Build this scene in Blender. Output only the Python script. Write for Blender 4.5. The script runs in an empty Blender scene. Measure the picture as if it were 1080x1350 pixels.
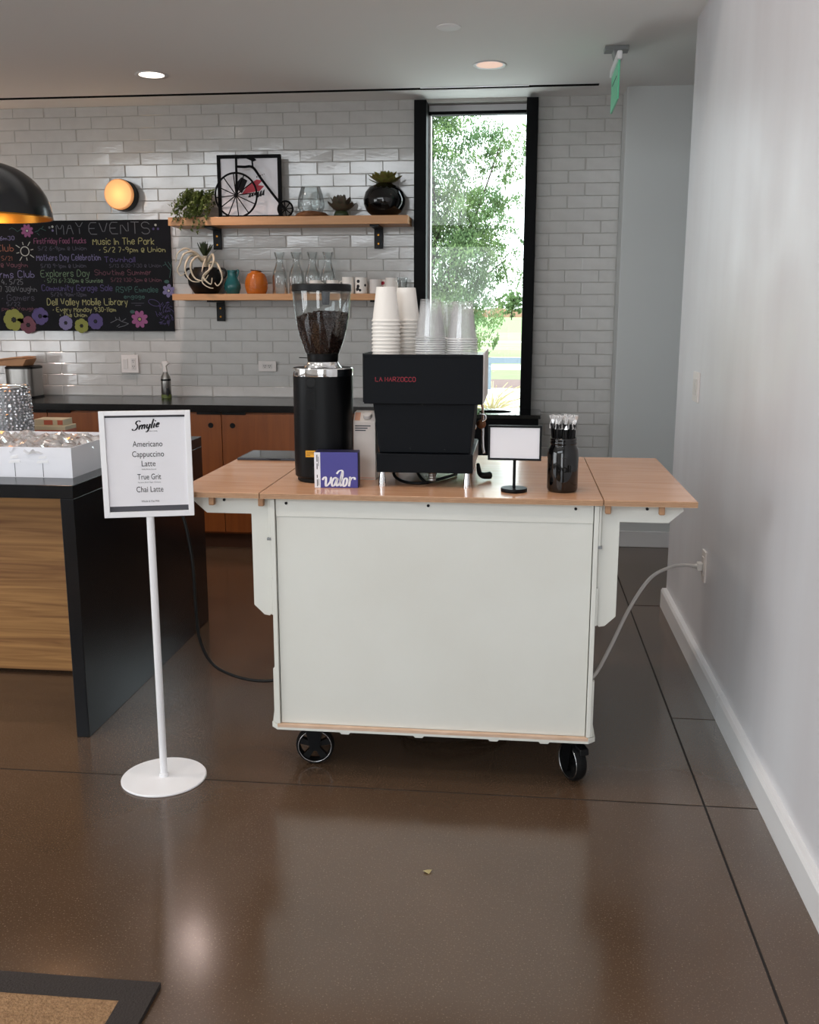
import bpy, math, random
from mathutils import Vector, Matrix
random.seed(7)
R = math.radians
scn = bpy.context.scene
col = scn.collection

# ------------------------------------------------------------------ camera, world, exposure
YAW, PITCH, ROLL, HC, FPX = 6.29, 11.47, -0.04, 1.48, 1280.0
cam = bpy.data.cameras.new('camera')
cam.sensor_fit = 'VERTICAL'; cam.sensor_height = 36.0; cam.sensor_width = 28.8
cam.lens = FPX / 1350.0 * 36.0
cam.clip_end = 2000
co = bpy.data.objects.new('camera', cam); col.objects.link(co)
co.matrix_world = (Matrix.Translation((0, 0, HC)) @ Matrix.Rotation(R(YAW), 4, 'Z')
                   @ Matrix.Rotation(R(90 - PITCH), 4, 'X') @ Matrix.Rotation(R(-ROLL), 4, 'Z'))
scn.camera = co

SKY = 8.0
w = bpy.data.worlds.new('overcast_sky'); scn.world = w; w.use_nodes = True
nt = w.node_tree; nt.nodes.clear()
out = nt.nodes.new('ShaderNodeOutputWorld'); bg = nt.nodes.new('ShaderNodeBackground')
tc = nt.nodes.new('ShaderNodeTexCoord'); sep = nt.nodes.new('ShaderNodeSeparateXYZ')
rmp = nt.nodes.new('ShaderNodeValToRGB')
rmp.color_ramp.elements[0].color = (0.93, 0.97, 1.0, 1); rmp.color_ramp.elements[0].position = 0.0
rmp.color_ramp.elements[1].color = (0.78, 0.89, 1.0, 1); rmp.color_ramp.elements[1].position = 0.7
nt.links.new(tc.outputs['Generated'], sep.inputs[0]); nt.links.new(sep.outputs['Z'], rmp.inputs[0])
nt.links.new(rmp.outputs[0], bg.inputs['Color']); bg.inputs['Strength'].default_value = SKY
nt.links.new(bg.outputs[0], out.inputs[0])

vs = scn.view_settings
vs.view_transform = 'Standard'; vs.look = 'None'; vs.gamma = 1.0; vs.exposure = -0.48
vs.use_curve_mapping = False

HALL = 150
def portal(loc, rot, sx, sy):
    l = bpy.data.lights.new('window_portal', 'AREA'); l.shape = 'RECTANGLE'; l.size = sx; l.size_y = sy
    l.cycles.is_portal = True
    o = bpy.data.objects.new('window_portal', l); o.location = loc; o.rotation_euler = rot; col.objects.link(o)
portal((-3.95, -3.62, 3.70), (R(90), 0, 0), 6.1, 1.5)
portal((-1.1, -3.62, 1.35), (R(90), 0, 0), 1.4, 2.5)              # rear glazing, facing +Y
portal((-7.12, -.4, 1.45), (R(90), 0, R(-90)), 3.8, 2.4)         # left glazing, facing +X
portal((-0.295, 6.66, 1.80), (R(90), 0, R(180)), 0.62, 1.96)      # tall window by the tiles, facing -Y

# ------------------------------------------------------------------ materials
def lin(h):
    h = h.lstrip('#'); o = []
    for i in (0, 2, 4):
        c = int(h[i:i+2], 16) / 255.0
        o.append(c / 12.92 if c <= .04045 else ((c + .055) / 1.055) ** 2.4)
    return (*o, 1)
MATS = {}
def mat(name, hexc='808080', rough=.5, metal=0., spec=.5, var=None, vscale=8., vstretch=(1, 1, 1), bump=0., bscale=30.,
        bstretch=(1, 1, 1), bdist=.01, coat=0., rvar=0., wood=None, emit=None, estr=0., speck=None, vdetail=4.):
    if name in MATS: return MATS[name]
    m = bpy.data.materials.new(name); m.use_nodes = True; n = m.node_tree; b = n.nodes['Principled BSDF']
    b.inputs['Base Color'].default_value = lin(hexc); b.inputs['Roughness'].default_value = rough
    b.inputs['Metallic'].default_value = metal; b.inputs['Specular IOR Level'].default_value = spec
    b.inputs['Coat Weight'].default_value = coat; b.inputs['Coat Roughness'].default_value = .08
    def coords(st):
        t = n.nodes.new('ShaderNodeTexCoord'); mp = n.nodes.new('ShaderNodeMapping')
        mp.inputs['Scale'].default_value = st; n.links.new(t.outputs['Object'], mp.inputs[0]); return mp.outputs[0]
    def noise(st, sc, det=4., dist=0.):
        x = n.nodes.new('ShaderNodeTexNoise'); x.inputs['Scale'].default_value = sc; x.inputs['Detail'].default_value = det
        x.inputs['Distortion'].default_value = dist
        n.links.new(coords(st), x.inputs['Vector']); return x.outputs['Fac']
    csock = None
    if var:
        rp = n.nodes.new('ShaderNodeValToRGB'); rp.color_ramp.elements[0].position = .3; rp.color_ramp.elements[1].position = .7
        rp.color_ramp.elements[0].color = lin(hexc); rp.color_ramp.elements[1].color = lin(var)
        n.links.new(noise(vstretch, vscale, vdetail, 1.2 if wood else 0.), rp.inputs[0]); csock = rp.outputs[0]
    if speck:
        rp2 = n.nodes.new('ShaderNodeValToRGB'); e = rp2.color_ramp.elements
        e[0].position = .60; e[0].color = (0, 0, 0, 1); e[1].position = .72; e[1].color = (1, 1, 1, 1)
        n.links.new(noise((1, 1, 1), speck[1], 2.), rp2.inputs[0])
        mx = n.nodes.new('ShaderNodeMix'); mx.data_type = 'RGBA'
        ml = n.nodes.new('ShaderNodeMath'); ml.operation = 'MULTIPLY'; ml.inputs[1].default_value = speck[2]
        n.links.new(rp2.outputs[0], ml.inputs[0]); n.links.new(ml.outputs[0], mx.inputs['Factor'])
        if csock: n.links.new(csock, mx.inputs['A'])
        else: mx.inputs['A'].default_value = lin(hexc)
        mx.inputs['B'].default_value = lin(speck[0]); csock = mx.outputs['Result']
    if csock: n.links.new(csock, b.inputs['Base Color'])
    if rvar:
        mr = n.nodes.new('ShaderNodeMapRange'); mr.inputs['To Min'].default_value = max(.02, rough - rvar)
        mr.inputs['To Max'].default_value = rough + rvar; mr.inputs['From Min'].default_value = .3; mr.inputs['From Max'].default_value = .7
        n.links.new(noise((1, 1, 1), vscale * 1.7), mr.inputs[0]); n.links.new(mr.outputs[0], b.inputs['Roughness'])
    if bump:
        bp = n.nodes.new('ShaderNodeBump'); bp.inputs['Strength'].default_value = bump; bp.inputs['Distance'].default_value = bdist
        n.links.new(noise(bstretch, bscale, 3.), bp.inputs['Height']); n.links.new(bp.outputs[0], b.inputs['Normal'])
    if emit:
        b.inputs['Emission Color'].default_value = lin(emit); b.inputs['Emission Strength'].default_value = estr
    MATS[name] = m; return m
def glass(name, tint='ffffff', refl=.06, rough=.02, clear=1.0, gmax=.75):
    m = bpy.data.materials.new(name); m.use_nodes = True; n = m.node_tree; n.nodes.clear()
    o = n.nodes.new('ShaderNodeOutputMaterial'); t = n.nodes.new('ShaderNodeBsdfTransparent'); g = n.nodes.new('ShaderNodeBsdfGlossy')
    t.inputs[0].default_value = lin(tint); g.inputs['Roughness'].default_value = rough
    lw = n.nodes.new('ShaderNodeLayerWeight'); lw.inputs[0].default_value = .35
    mr = n.nodes.new('ShaderNodeMapRange'); mr.inputs['To Min'].default_value = refl; mr.inputs['To Max'].default_value = gmax
    mx = n.nodes.new('ShaderNodeMixShader')
    n.links.new(lw.outputs['Fresnel'], mr.inputs[0]); n.links.new(mr.outputs[0], mx.inputs[0])
    n.links.new(t.outputs[0], mx.inputs[1]); n.links.new(g.outputs[0], mx.inputs[2])
    if clear < 1:
        d = n.nodes.new('ShaderNodeBsdfDiffuse'); d.inputs[0].default_value = lin(tint); m2 = n.nodes.new('ShaderNodeMixShader')
        m2.inputs[0].default_value = 1 - clear; n.links.new(mx.outputs[0], m2.inputs[1]); n.links.new(d.outputs[0], m2.inputs[2])
        n.links.new(m2.outputs[0], o.inputs[0])
    else: n.links.new(mx.outputs[0], o.inputs[0])
    MATS[name] = m; return m

M = MATS
mat('concrete', '5a4636', .17, spec=.9, var='4a392b', vscale=1.3, rvar=.04, speck=('8f7d69', 230, .55), bump=.04, bscale=160, bdist=.001, vdetail=3.)
mat('joint', '1d1815', .9)
mat('ceiling_paint', 'f8f7f5', .8)
mat('wall_paint', 'dcdde1', .40, spec=.4, var='cecccf', vscale=2.2, vstretch=(1, 1, .22), bump=.06, bscale=7, bstretch=(1, .6, .25), bdist=.02, rvar=.06)
mat('white_trim', 'e3e3e4', .35)
mat('lit_white', 'fbfbfb', .6)  # lit copy of the white trim, brightness from light put into the colour
mat('column_paint', 'd3d6d5', .6)
mat('mortar', 'b8b5b0', .9, bump=.2, bscale=90)
mat('tile_glaze', 'c6c5c2', .08, spec=.85, var='bebdba', vscale=14, bump=.17, bscale=46, bstretch=(.45, 1, 1.9), bdist=.003)
mat('black_frame', '050608', .55, spec=.12)
mat('black_slot', '050505', .9)
mat('cart_white', 'dfe0d9', .5, spec=.3, var='dadad2', vscale=3, bump=.03, bscale=60)
mat('ply_edge', 'c9a585', .6, var='b08a69', vscale=40, vstretch=(1, 1, 12))
mat('bare_ply', 'd9bda6', .6, var='c9a98e', vscale=18, vstretch=(1, 1, 4))
mat('ply_top', 'd6a682', .24, spec=.5, var='c99570', vscale=5, vstretch=(.5, 4, 1), wood=1, coat=.25)
mat('peg_wood', 'b08763', .6, var='987052', vscale=30)
mat('steel', 'c8c8c8', .18, metal=1.)
mat('brushed_steel', '9d9a96', .32, metal=1., bump=.05, bscale=60, bstretch=(6, 6, .2))
mat('chrome', 'e6e6e6', .06, metal=1.)
mat('black_metal', '08090b', .4, spec=.18)
mat('machine_black', '090c11', .5, spec=.12)
mat('black_plastic', '080809', .45, spec=.25)
mat('black_gloss', '060607', .06, spec=.6)
mat('black_rubber', '0a0a0b', .7, spec=.25)
mat('stone_black', '0a0c0f', .24, spec=.4, var='0c0e12', vscale=6)
mat('matte_black', '050506', .6, spec=.12)
mat('counter_black', '0f0e0d', .22, spec=.5, var='171513', vscale=9)
mat('oak_panel', 'bb884e', .5, var='85572c', vscale=5.0, vstretch=(.28, 1, 8.0), wood=1, bump=.06, bscale=30, bstretch=(.3, 1, 6))
mat('cabinet_wood', '8f4e1d', .45, var='7d4116', vscale=3, vstretch=(6, 1, .4), wood=1)
mat('kick_wood', '4a2812', .6)
mat('shelf_wood', 'cf9a6a', .45, var='c08a58', vscale=5, vstretch=(.4, 2, 6), wood=1)
mat('white_metal', 'eeeef0', .3, spec=.5)
mat('paper_white', 'e9e8ec', .6)
mat('ink', '15161a', .8)
mat('ink_grey', '4c4c52', .8)
mat('card_white', 'e9eaf0', .5)
mat('carton_paper', 'd9cfc8', .45)
mat('carton_pink', 'd79c80', .5)
mat('box_blue', '3f3c8e', .45)
mat('box_blue_dark', '1d1b3d', .5)
mat('yellow_sticker', 'e0a11c', .5)
mat('red_ink', 'b52338', .5)
mat('cup_paper', 'eee9e2', .55)
mat('chalk_black', '0b0d11', .75, spec=.2, var='12141a', vscale=4)
mat('brass', 'a9752c', .3, metal=1., var='8a5c22', vscale=6)
mat('pendant_black', '08090b', .22, spec=.4)
mat('plastic_white', 'dcd6d2', .4)
mat('plastic_ivory', 'cfcac6', .4)
mat('teal_glaze', '1f5a5c', .12)
mat('orange_glaze', 'b8621a', .15)
mat('dark_clay', '0c0c0d', .45, spec=.3)
mat('leaf_green', '4c5a2c', .5, var='6d7a3e', vscale=60)
mat('leaf_dark', '27331f', .5, var='3c4a2a', vscale=40)
mat('succulent', '4a5240', .5, var='5c3c34', vscale=30)
mat('succulent_lime', '7d8a3a', .5, var='6b3a34', vscale=30)
mat('root_pale', 'c9bda6', .6)
mat('driftwood', '8a5a34', .6, var='6b4223', vscale=30)
mat('bean', '46261a', .3, var='30170f', vscale=90)
mat('kraft', 'c08e66', .7)
mat('rug_dark', '2d2724', .9, bump=.4, bscale=200)
mat('rug_tan', '9c7b58', .9, var='7d5f42', vscale=120, bump=.7, bscale=160, bdist=.01)
mat('cord_black', '080808', .5, spec=.3)
mat('cord_grey', 'cfccc8', .5)
mat('cookie', '8a5036', .7, var='6b3a26', vscale=40)
mat('tablet_grey', '3b3f46', .25, spec=.5)
mat('exit_green', '58b48a', .3, emit='5fd0a0', estr=.14)
mat('alu', '8c8f90', .4, metal=.6)
mat('leaf_tree', '5c7640', .55, var='3c5630', vscale=3)
mat('bark', '3a3028', .9)
mat('grass', '5d7a34', .9, var='7d7a52', vscale=.35, vstretch=(.3, 1, 1))
mat('grass_bright', '66803f', .9, var='748c4c', vscale=2)
mat('pale_pavement', 'cbc7be', .9)
mat('mulch', '6f5248', .9, var='5a4038', vscale=6)
mat('rail_paint', '77828c', .5)
mat('terracotta', '9a7560', .8)
mat('lamp_warm', 'd0a478', .5, emit='ffa860', estr=.58)
mat('lamp_white', 'ffffff', .5, emit='fff0e0', estr=5.0)
mat('lamp_pink', 'e8b8a4', .5, emit='ffc9b0', estr=.7)
mat('reed', 'a8996c', .8)
mat('foil_red', 'a8563f', .5)
mat('box_cream', 'b9ad92', .5)
mat('crystal', 'eeeef2', .08, metal=.8)
mat('tape_gloss', 'f4f4f6', .08, spec=.6)
mat('hall_wall', 'd6d3cf', .7)
def leafmat(name, a, b):
    m = bpy.data.materials.new(name); m.use_nodes = True; n = m.node_tree; n.nodes.clear(); o = n.nodes.new('ShaderNodeOutputMaterial')
    d = n.nodes.new('ShaderNodeBsdfDiffuse'); t = n.nodes.new('ShaderNodeBsdfTranslucent'); x = n.nodes.new('ShaderNodeMixShader'); x.inputs[0].default_value = .45
    tc_ = n.nodes.new('ShaderNodeTexCoord'); nz = n.nodes.new('ShaderNodeTexNoise'); nz.inputs['Scale'].default_value = 1.6; rp = n.nodes.new('ShaderNodeValToRGB')
    rp.color_ramp.elements[0].position = .35; rp.color_ramp.elements[1].position = .65; rp.color_ramp.elements[0].color = lin(a); rp.color_ramp.elements[1].color = lin(b)
    n.links.new(tc_.outputs['Object'], nz.inputs['Vector']); n.links.new(nz.outputs['Fac'], rp.inputs[0])
    for q in (d, t): n.links.new(rp.outputs[0], q.inputs[0])
    n.links.new(d.outputs[0], x.inputs[1]); n.links.new(t.outputs[0], x.inputs[2]); n.links.new(x.outputs[0], o.inputs[0]); MATS[name] = m
leafmat('leaf_oak', '66805a', '7c905e')
glass('window_glass', 'f4fbf8', .0, .0)
glass('clear_glass', 'f2f6f6', .05, .02)
glass('hopper_glass', 'eef2f2', .06, .02)
glass('clear_plastic', 'ffffff', .02, .1, .93, gmax=.18)
scn.cycles.transparent_max_bounces = 64
glass('clear_rim', 'ffffff', .12, .15, .55, gmax=.4)
glass('wrap_film', 'ffffff', .40, .12, .86)
glass('straw_wrap', 'ffffff', .35, .15, .72)
for n_, h_ in dict(white='b0b0a8', pink='7d4a66', violet='6d688c', green='647a60', yellow='989668', dim='43424f', rose='643f4a', orange='8a5644', teal='34524e', lime='7c8040', purple='4d4470', grey='67696f', mag='8a5079').items():
    mat('chalk_' + n_, h_, .9)

# ------------------------------------------------------------------ mesh helpers
ORG = {}
class MB:
    def __init__(s): s.v = []; s.f = []
    def add(s, vs, fs):
        o = len(s.v); s.v += [tuple(v) for v in vs]; s.f += [tuple(i + o for i in f) for f in fs]; return s
    def box(s, x0, x1, y0, y1, z0, z1):
        return s.add([(x0, y0, z0), (x1, y0, z0), (x1, y1, z0), (x0, y1, z0), (x0, y0, z1), (x1, y0, z1), (x1, y1, z1), (x0, y1, z1)],
                     [(0, 3, 2, 1), (4, 5, 6, 7), (0, 1, 5, 4), (1, 2, 6, 5), (2, 3, 7, 6), (3, 0, 4, 7)])
    def lathe(s, prof, c=(0, 0, 0), n=32, caps=True, M3=None, sq=None):
        # prof: [(r, z)] bottom to top around local z; sq: optional radius factor function of angle
        vs = []
        for r, z in prof:
            for k in range(n):
                a = 2 * math.pi * k / n; q = sq(a) if sq else 1
                p = Vector((r * q * math.cos(a), r * q * math.sin(a), z))
                if M3: p = M3 @ p
                vs.append((p.x + c[0], p.y + c[1], p.z + c[2]))
        fs = []
        for i in range(len(prof) - 1):
            for k in range(n):
                k2 = (k + 1) % n
                fs.append((i * n + k, i * n + k2, (i + 1) * n + k2, (i + 1) * n + k))
        if caps:
            if prof[0][0] > 1e-5: fs.append(tuple(range(n - 1, -1, -1)))
            if prof[-1][0] > 1e-5: fs.append(tuple((len(prof) - 1) * n + k for k in range(n)))
        return s.add(vs, fs)
    def cyl(s, p0, p1, r0, r1=None, n=20):
        r1 = r0 if r1 is None else r1
        p0, p1 = Vector(p0), Vector(p1); d = p1 - p0
        q = d.to_track_quat('Z', 'Y').to_matrix()
        return s.lathe([(r0, 0), (r1, d.length)], p0, n, True, q)
    def tube(s, pts, r, n=8, closed=False, taper=None):
        pts = [Vector(p) for p in pts]; N = len(pts); vs = []; fs = []
        prev = None
        for i, p in enumerate(pts):
            if closed: d = pts[(i + 1) % N] - pts[i - 1]
            else: d = pts[min(i + 1, N - 1)] - pts[max(i - 1, 0)]
            d.normalize()
            if prev is None:
                u = d.orthogonal().normalized()
            else:
                u = prev - d * prev.dot(d)
                u = u.normalized() if u.length > 1e-6 else d.orthogonal().normalized()
            prev = u; v = d.cross(u); rr = r * (taper(i / max(1, N - 1)) if taper else 1)
            for k in range(n):
                a = 2 * math.pi * k / n; vs.append(p + u * rr * math.cos(a) + v * rr * math.sin(a))
        L = N if closed else N - 1
        for i in range(L):
            j = (i + 1) % N
            for k in range(n):
                k2 = (k + 1) % n; fs.append((i * n + k, i * n + k2, j * n + k2, j * n + k))
        if not closed:
            fs.append(tuple(range(n - 1, -1, -1))); fs.append(tuple((N - 1) * n + k for k in range(n)))
        return s.add(vs, fs)
    def prism(s, poly, axis, a, b):
        # poly: 2D points; axis 'x': (y,z), 'y': (x,z), 'z': (x,y)
        def P(p, t): return (t, p[0], p[1]) if axis == 'x' else ((p[0], t, p[1]) if axis == 'y' else (p[0], p[1], t))
        n = len(poly); vs = [P(p, a) for p in poly] + [P(p, b) for p in poly]
        fs = [tuple(range(n)), tuple(range(2 * n - 1, n - 1, -1))] + [(i, i + n, (i + 1) % n + n, (i + 1) % n) for i in range(n)]
        return s.add(vs, fs)
    def ball(s, c, rx, ry=None, rz=None, n=12, m=8, M3=None):
        ry = ry or rx; rz = rz or rx; vs = []
        for i in range(m + 1):
            t = math.pi * i / m
            for k in range(n):
                a = 2 * math.pi * k / n
                p = Vector((rx * math.sin(t) * math.cos(a), ry * math.sin(t) * math.sin(a), -rz * math.cos(t)))
                if M3: p = M3 @ p
                vs.append(p + Vector(c))
        fs = [(i * n + k, i * n + (k + 1) % n, (i + 1) * n + (k + 1) % n, (i + 1) * n + k) for i in range(m) for k in range(n)]
        return s.add(vs, fs)
    def ribbon(s, pts, wd, y, pen=None):
        # flat stroke in an XZ plane at depth y
        n = len(pts); vs = []
        for i, (x, z) in enumerate(pts):
            a = pts[max(i - 1, 0)]; b = pts[min(i + 1, n - 1)]
            dx, dz = b[0] - a[0], b[1] - a[1]; l = math.hypot(dx, dz) or 1
            ww = wd * (pen(dx / l, dz / l) if pen else 1) / 2
            vs += [(x - dz / l * ww, y, z + dx / l * ww), (x + dz / l * ww, y, z - dx / l * ww)]
        return s.add(vs, [(2 * i, 2 * i + 1, 2 * i + 3, 2 * i + 2) for i in range(n - 1)])
    def fan(s, pts, y):
        return s.add([(x, y, z) for x, z in pts], [tuple(range(len(pts)))])
    def mesh(s, name, o=(0, 0, 0)):
        me = bpy.data.meshes.new(name); me.from_pydata([(v[0] - o[0], v[1] - o[1], v[2] - o[2]) for v in s.v], [], s.f)
        me.validate(); me.update(); return me
    def build(s, name, m, parent=None, smooth=False, bevel=0., origin=None, kind=None, label=None, recalc=True):
        o0 = ORG[parent.name] if parent else (origin or (0, 0, 0))
        me = s.mesh(name, o0)
        if recalc:
            import bmesh
            bm = bmesh.new(); bm.from_mesh(me); bmesh.ops.recalc_face_normals(bm, faces=bm.faces); bm.to_mesh(me); bm.free()
        me.materials.append(M[m] if isinstance(m, str) else m)
        o = bpy.data.objects.new(name, me); col.objects.link(o)
        if parent: o.parent = parent
        else: o.location = o0
        ORG[o.name] = o0
        if smooth:
            me.shade_smooth()
            if smooth == 'auto': me.set_sharp_from_angle(angle=R(38))
        if bevel:
            b = o.modifiers.new('bevel', 'BEVEL'); b.width = bevel; b.segments = 2; b.limit_method = 'ANGLE'; b.angle_limit = R(40)
        if kind: o['kind'] = kind
        if label: o['label'] = label
        return o
def tag(o, label, cat, group=None):
    o['label'] = label; o['category'] = cat
    if group: o['group'] = group
    return o
def thing(name, loc, label, cat, group=None, rz=0.):
    o = bpy.data.objects.new(name, None); o.empty_display_size = .05; o.location = loc; o.rotation_euler = (0, 0, rz)
    col.objects.link(o); ORG[o.name] = tuple(loc); return tag(o, label, cat, group)
def copy_tree(o, parent=None, loc=None, rot=None):
    c = o.copy(); col.objects.link(c)
    if parent: c.parent = parent
    if loc: c.location = loc
    if rot: c.rotation_euler = rot
    for ch in o.children: copy_tree(ch, c)
    return c
def inst(name, me, parent, loc, rot=(0, 0, 0), sc=(1, 1, 1)):
    # a child that shares mesh data; loc in world space
    o = bpy.data.objects.new(name, me); o.parent = parent; po = ORG[parent.name]
    o.location = (loc[0] - po[0], loc[1] - po[1], loc[2] - po[2]); o.rotation_euler = rot; o.scale = sc
    col.objects.link(o); return o
def smooth_line(p, it=2, closed=False):
    for _ in range(it):
        q = [] if closed else [p[0]]
        n = len(p)
        for i in range(n if closed else n - 1):
            a, b = p[i], p[(i + 1) % n]
            q.append(tuple(a[k] * .75 + b[k] * .25 for k in range(len(a)))); q.append(tuple(a[k] * .25 + b[k] * .75 for k in range(len(a))))
        if not closed: q.append(p[-1])
        p = q
    return p
def catmull(P, k=6):
    o = []
    for i in range(len(P) - 1):
        a = P[max(i - 1, 0)]; b = P[i]; c = P[i + 1]; d = P[min(i + 2, len(P) - 1)]
        for j in range(k):
            t = j / k
            o.append(tuple(.5 * (2 * b[q] + (c[q] - a[q]) * t + (2 * a[q] - 5 * b[q] + 4 * c[q] - d[q]) * t * t + (3 * b[q] - a[q] - 3 * c[q] + d[q]) * t ** 3) for q in range(len(b))))
    o.append(tuple(P[-1])); return o
FONT = {}
for ln in '''A 02 28 42|15 35
B 02 08 28 37 36 25 05|25 34 33 22 02
C 47 38 18 07 03 12 32 43
D 02 08 28 46 44 22 02
E 48 08 02 42|05 35
F 48 08 02|05 35
G 47 38 18 07 03 12 32 43 45 25
I 02 08
K 08 02|48 05 42
L 08 02 42
M 02 08 24 48 42
N 02 08 42 48
O 18 07 03 12 32 43 47 38 18
P 02 08 38 47 46 35 05
R 02 08 38 47 46 35 05|25 42
S 47 38 18 07 06 15 35 44 43 32 12 03
T 08 48|28 22
U 08 03 12 32 43 48
V 08 22 48
Y 08 25 48|25 22
Z 08 48 02 42
a 35 26 16 05 03 12 22 33|36 32
b 08 02|04 15 25 34 33 22 12 03
c 35 26 16 05 03 12 22 33
d 38 32|35 26 16 05 03 12 22 33
e 04 34 35 26 16 05 03 12 22 33
f 38 28 17 12|05 35
g 35 26 16 05 04 13 23 34|36 31 20 10 01
h 08 02|04 15 25 34 32
i 06 02|08 07
k 08 02|36 04 32
l 08 02
m 06 02|04 15 24 22|24 35 44 42
n 06 02|04 15 25 34 32
o 16 05 03 12 22 33 35 26 16
p 06 00|05 16 26 35 33 22 12 03
r 06 02|04 15 26
s 35 26 16 05 14 24 33 22 12 03
t 18 13 22 32|06 36
u 06 03 12 22 33|36 32
v 06 22 46
w 06 12 24 32 46
x 06 32|36 02
y 06 13|36 10
z 06 36 02 32
0 18 07 03 12 22 33 37 28 18
1 07 18 12
2 07 18 28 37 36 02 32
3 08 38 25 34 33 22 12 03
4 28 04 44|32 36
5 38 08 05 25 34 33 22 02
6 38 17 03 12 22 33 34 25 05
7 08 38 12
9 35 25 06 07 18 28 37 35 22
/ 02 38
- 05 25
. 02 13
: 03 04|06 07
* 04 15
@ 35 25 14 13 23 34 36 27 17 06 03 12 32'''.split('\n'):
    FONT[ln[0]] = [[(int(p[0]), int(p[1]) - 2) for p in st.split()] for st in ln[2:].split('|')]
def write(text, x, z, h, y, m, parent, width=None, wd=.004, jit=.25, slope=0., name='chalk_writing', sm=1, gap=1.4):
    mb = MB(); cur = 0.; strokes = []
    for ch in text:
        if ch == ' ': cur += 2.6; continue
        g = FONT[ch]; gw = max(p[0] for st in g for p in st); dy = random.uniform(-jit, jit)
        for st in g: strokes.append([(cur + a + random.uniform(-jit, jit) * .4, b + dy + random.uniform(-jit, jit) * .4) for a, b in st])
        cur += gw + gap
    k = h / 6.; kx = (width / (cur - gap)) if width else k
    for st in strokes:
        p = [(x + a * kx, z + b * k + slope * a * kx) for a, b in st]
        mb.ribbon(smooth_line(p, sm) if sm else p, wd, y)
    return mb.build(name, m, parent, recalc=False)
def text(s, cx, z, h, y, m, parent, width=None, name='lettering', align='CENTER'):
    cu = bpy.data.curves.new('t', 'FONT'); cu.body = s; cu.align_x = align; cu.size = 1.0; cu.resolution_u = 3
    to = bpy.data.objects.new('t', cu); col.objects.link(to)
    dg = bpy.context.evaluated_depsgraph_get(); me = bpy.data.meshes.new_from_object(to.evaluated_get(dg))
    bpy.data.objects.remove(to); bpy.data.curves.remove(cu)
    xs = [v.co.x for v in me.vertices]; wdt = max(xs) - min(xs); k = h / .72; kx = width / wdt if width else k
    o0 = ORG[parent.name]
    x_mid = (max(xs) + min(xs)) / 2
    for v in me.vertices:
        a, b = v.co.x, v.co.y
        v.co = (cx + (a - x_mid) * kx - o0[0], y - o0[1], z + b * k - o0[2])
    me.materials.clear(); me.materials.append(M[m]); me.update()
    o = bpy.data.objects.new(name, me); col.objects.link(o); o.parent = parent; ORG[o.name] = o0; return o

# ------------------------------------------------------------------ the setting
ZC = 2.82; YB = 6.51; XR = 0.789; YE = 4.954
def struct(mb, name, m, **k): return mb.build(name, m, kind='structure', **k)
fl = struct(MB().box(-7.2, 3.4, -3.7, 6.8, -.06, -.0012), 'floor', 'joint')
g = .0035
for x0, x1, ys in ((-7.2, -3.7, (-3.7, -1.0, 2.83, 6.6)), (-3.7, .602, (-3.7, -1.0, 2.83, 6.6)), (.602, XR + .02, (-3.7, -1.0, 2.83, 3.50, YE)), (.602, 3.4, (YE + .004, 6.6))):
    for a, b in zip(ys[:-1], ys[1:]):
        MB().box(x0 + g, x1 - g, a + g, b - g, -.02, 0).build('floor_slab', 'concrete', fl)
# kitchen ceiling with a black linear slot near the tiled wall; the hall in front of it is taller
CE = 4.30
cl = MB()
cl.box(-7.2, 3.4, CE, 6.205, ZC, ZC + .15).box(-7.2, 3.4, 6.258, YB + .2, ZC, ZC + .15).box(.443, 3.4, 6.205, 6.258, ZC, ZC + .15)
cl.box(-7.2, 3.4, CE - .02, CE, ZC, 5.45)
struct(cl, 'ceiling', 'ceiling_paint')
struct(MB().box(-7.2, .443, 6.2055, 6.2575, ZC + .03, ZC + .05).box(-7.2, .443, 6.2052, 6.2082, ZC - .0005, ZC + .05).box(-7.2, .443, 6.2548, 6.2578, ZC - .0005, ZC + .05).box(.440, .4428, 6.206, 6.257, ZC, ZC + .05), 'trim_1', 'black_slot')
struct(MB().box(-.62, .03, 6.188, 6.205, ZC - .004, ZC + .03).box(-.62, .03, 6.258, 6.275, ZC - .004, ZC + .03), 'trim_2', 'lit_white')  # flanges only at the window, painted whiter for the daylight they catch
struct(MB().box(-7.2, 3.4, -3.7, CE - .02, 5.35, 5.45), 'ceiling_hall', 'ceiling_paint')
# right wall, its baseboard and the recess beyond its end
struct(MB().box(XR, XR + .16, -3.7, YE, 0, 5.4), 'wall_right', 'wall_paint')
bb = struct(MB().box(XR - .004, XR, -3.5, YE, 0, .10), 'baseboard_right', 'white_trim')
for a, b in ((-3.5, -2.5), (-2.5, .62), (.62, 3.497), (3.503, YE)):
    MB().prism([(XR - .027, 0), (XR - .027, .088), (XR - .020, .099), (XR - .004, .099), (XR - .004, 0)], 'y', a, b).build('baseboard_board', 'white_trim', bb)
struct(MB().box(.615, 3.4, 6.29, 6.8, 0, ZC), 'wall_column', 'column_paint', bevel=.004)
struct(MB().box(.605, 3.3, 6.272, 6.289, 0, .105), 'baseboard_back', 'white_trim', bevel=.004)
struct(MB().box(3.3, 3.4, YE - .2, 5.02, 0, ZC).box(3.3, 3.4, 6.22, 6.3, 0, ZC).box(3.3, 3.4, 5.02, 6.22, 0, ZC), 'wall_passage', 'column_paint')
struct(MB().box(XR + .16, 3.4, YE - .16, YE, 0, ZC), 'wall_return', 'wall_paint')
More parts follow.
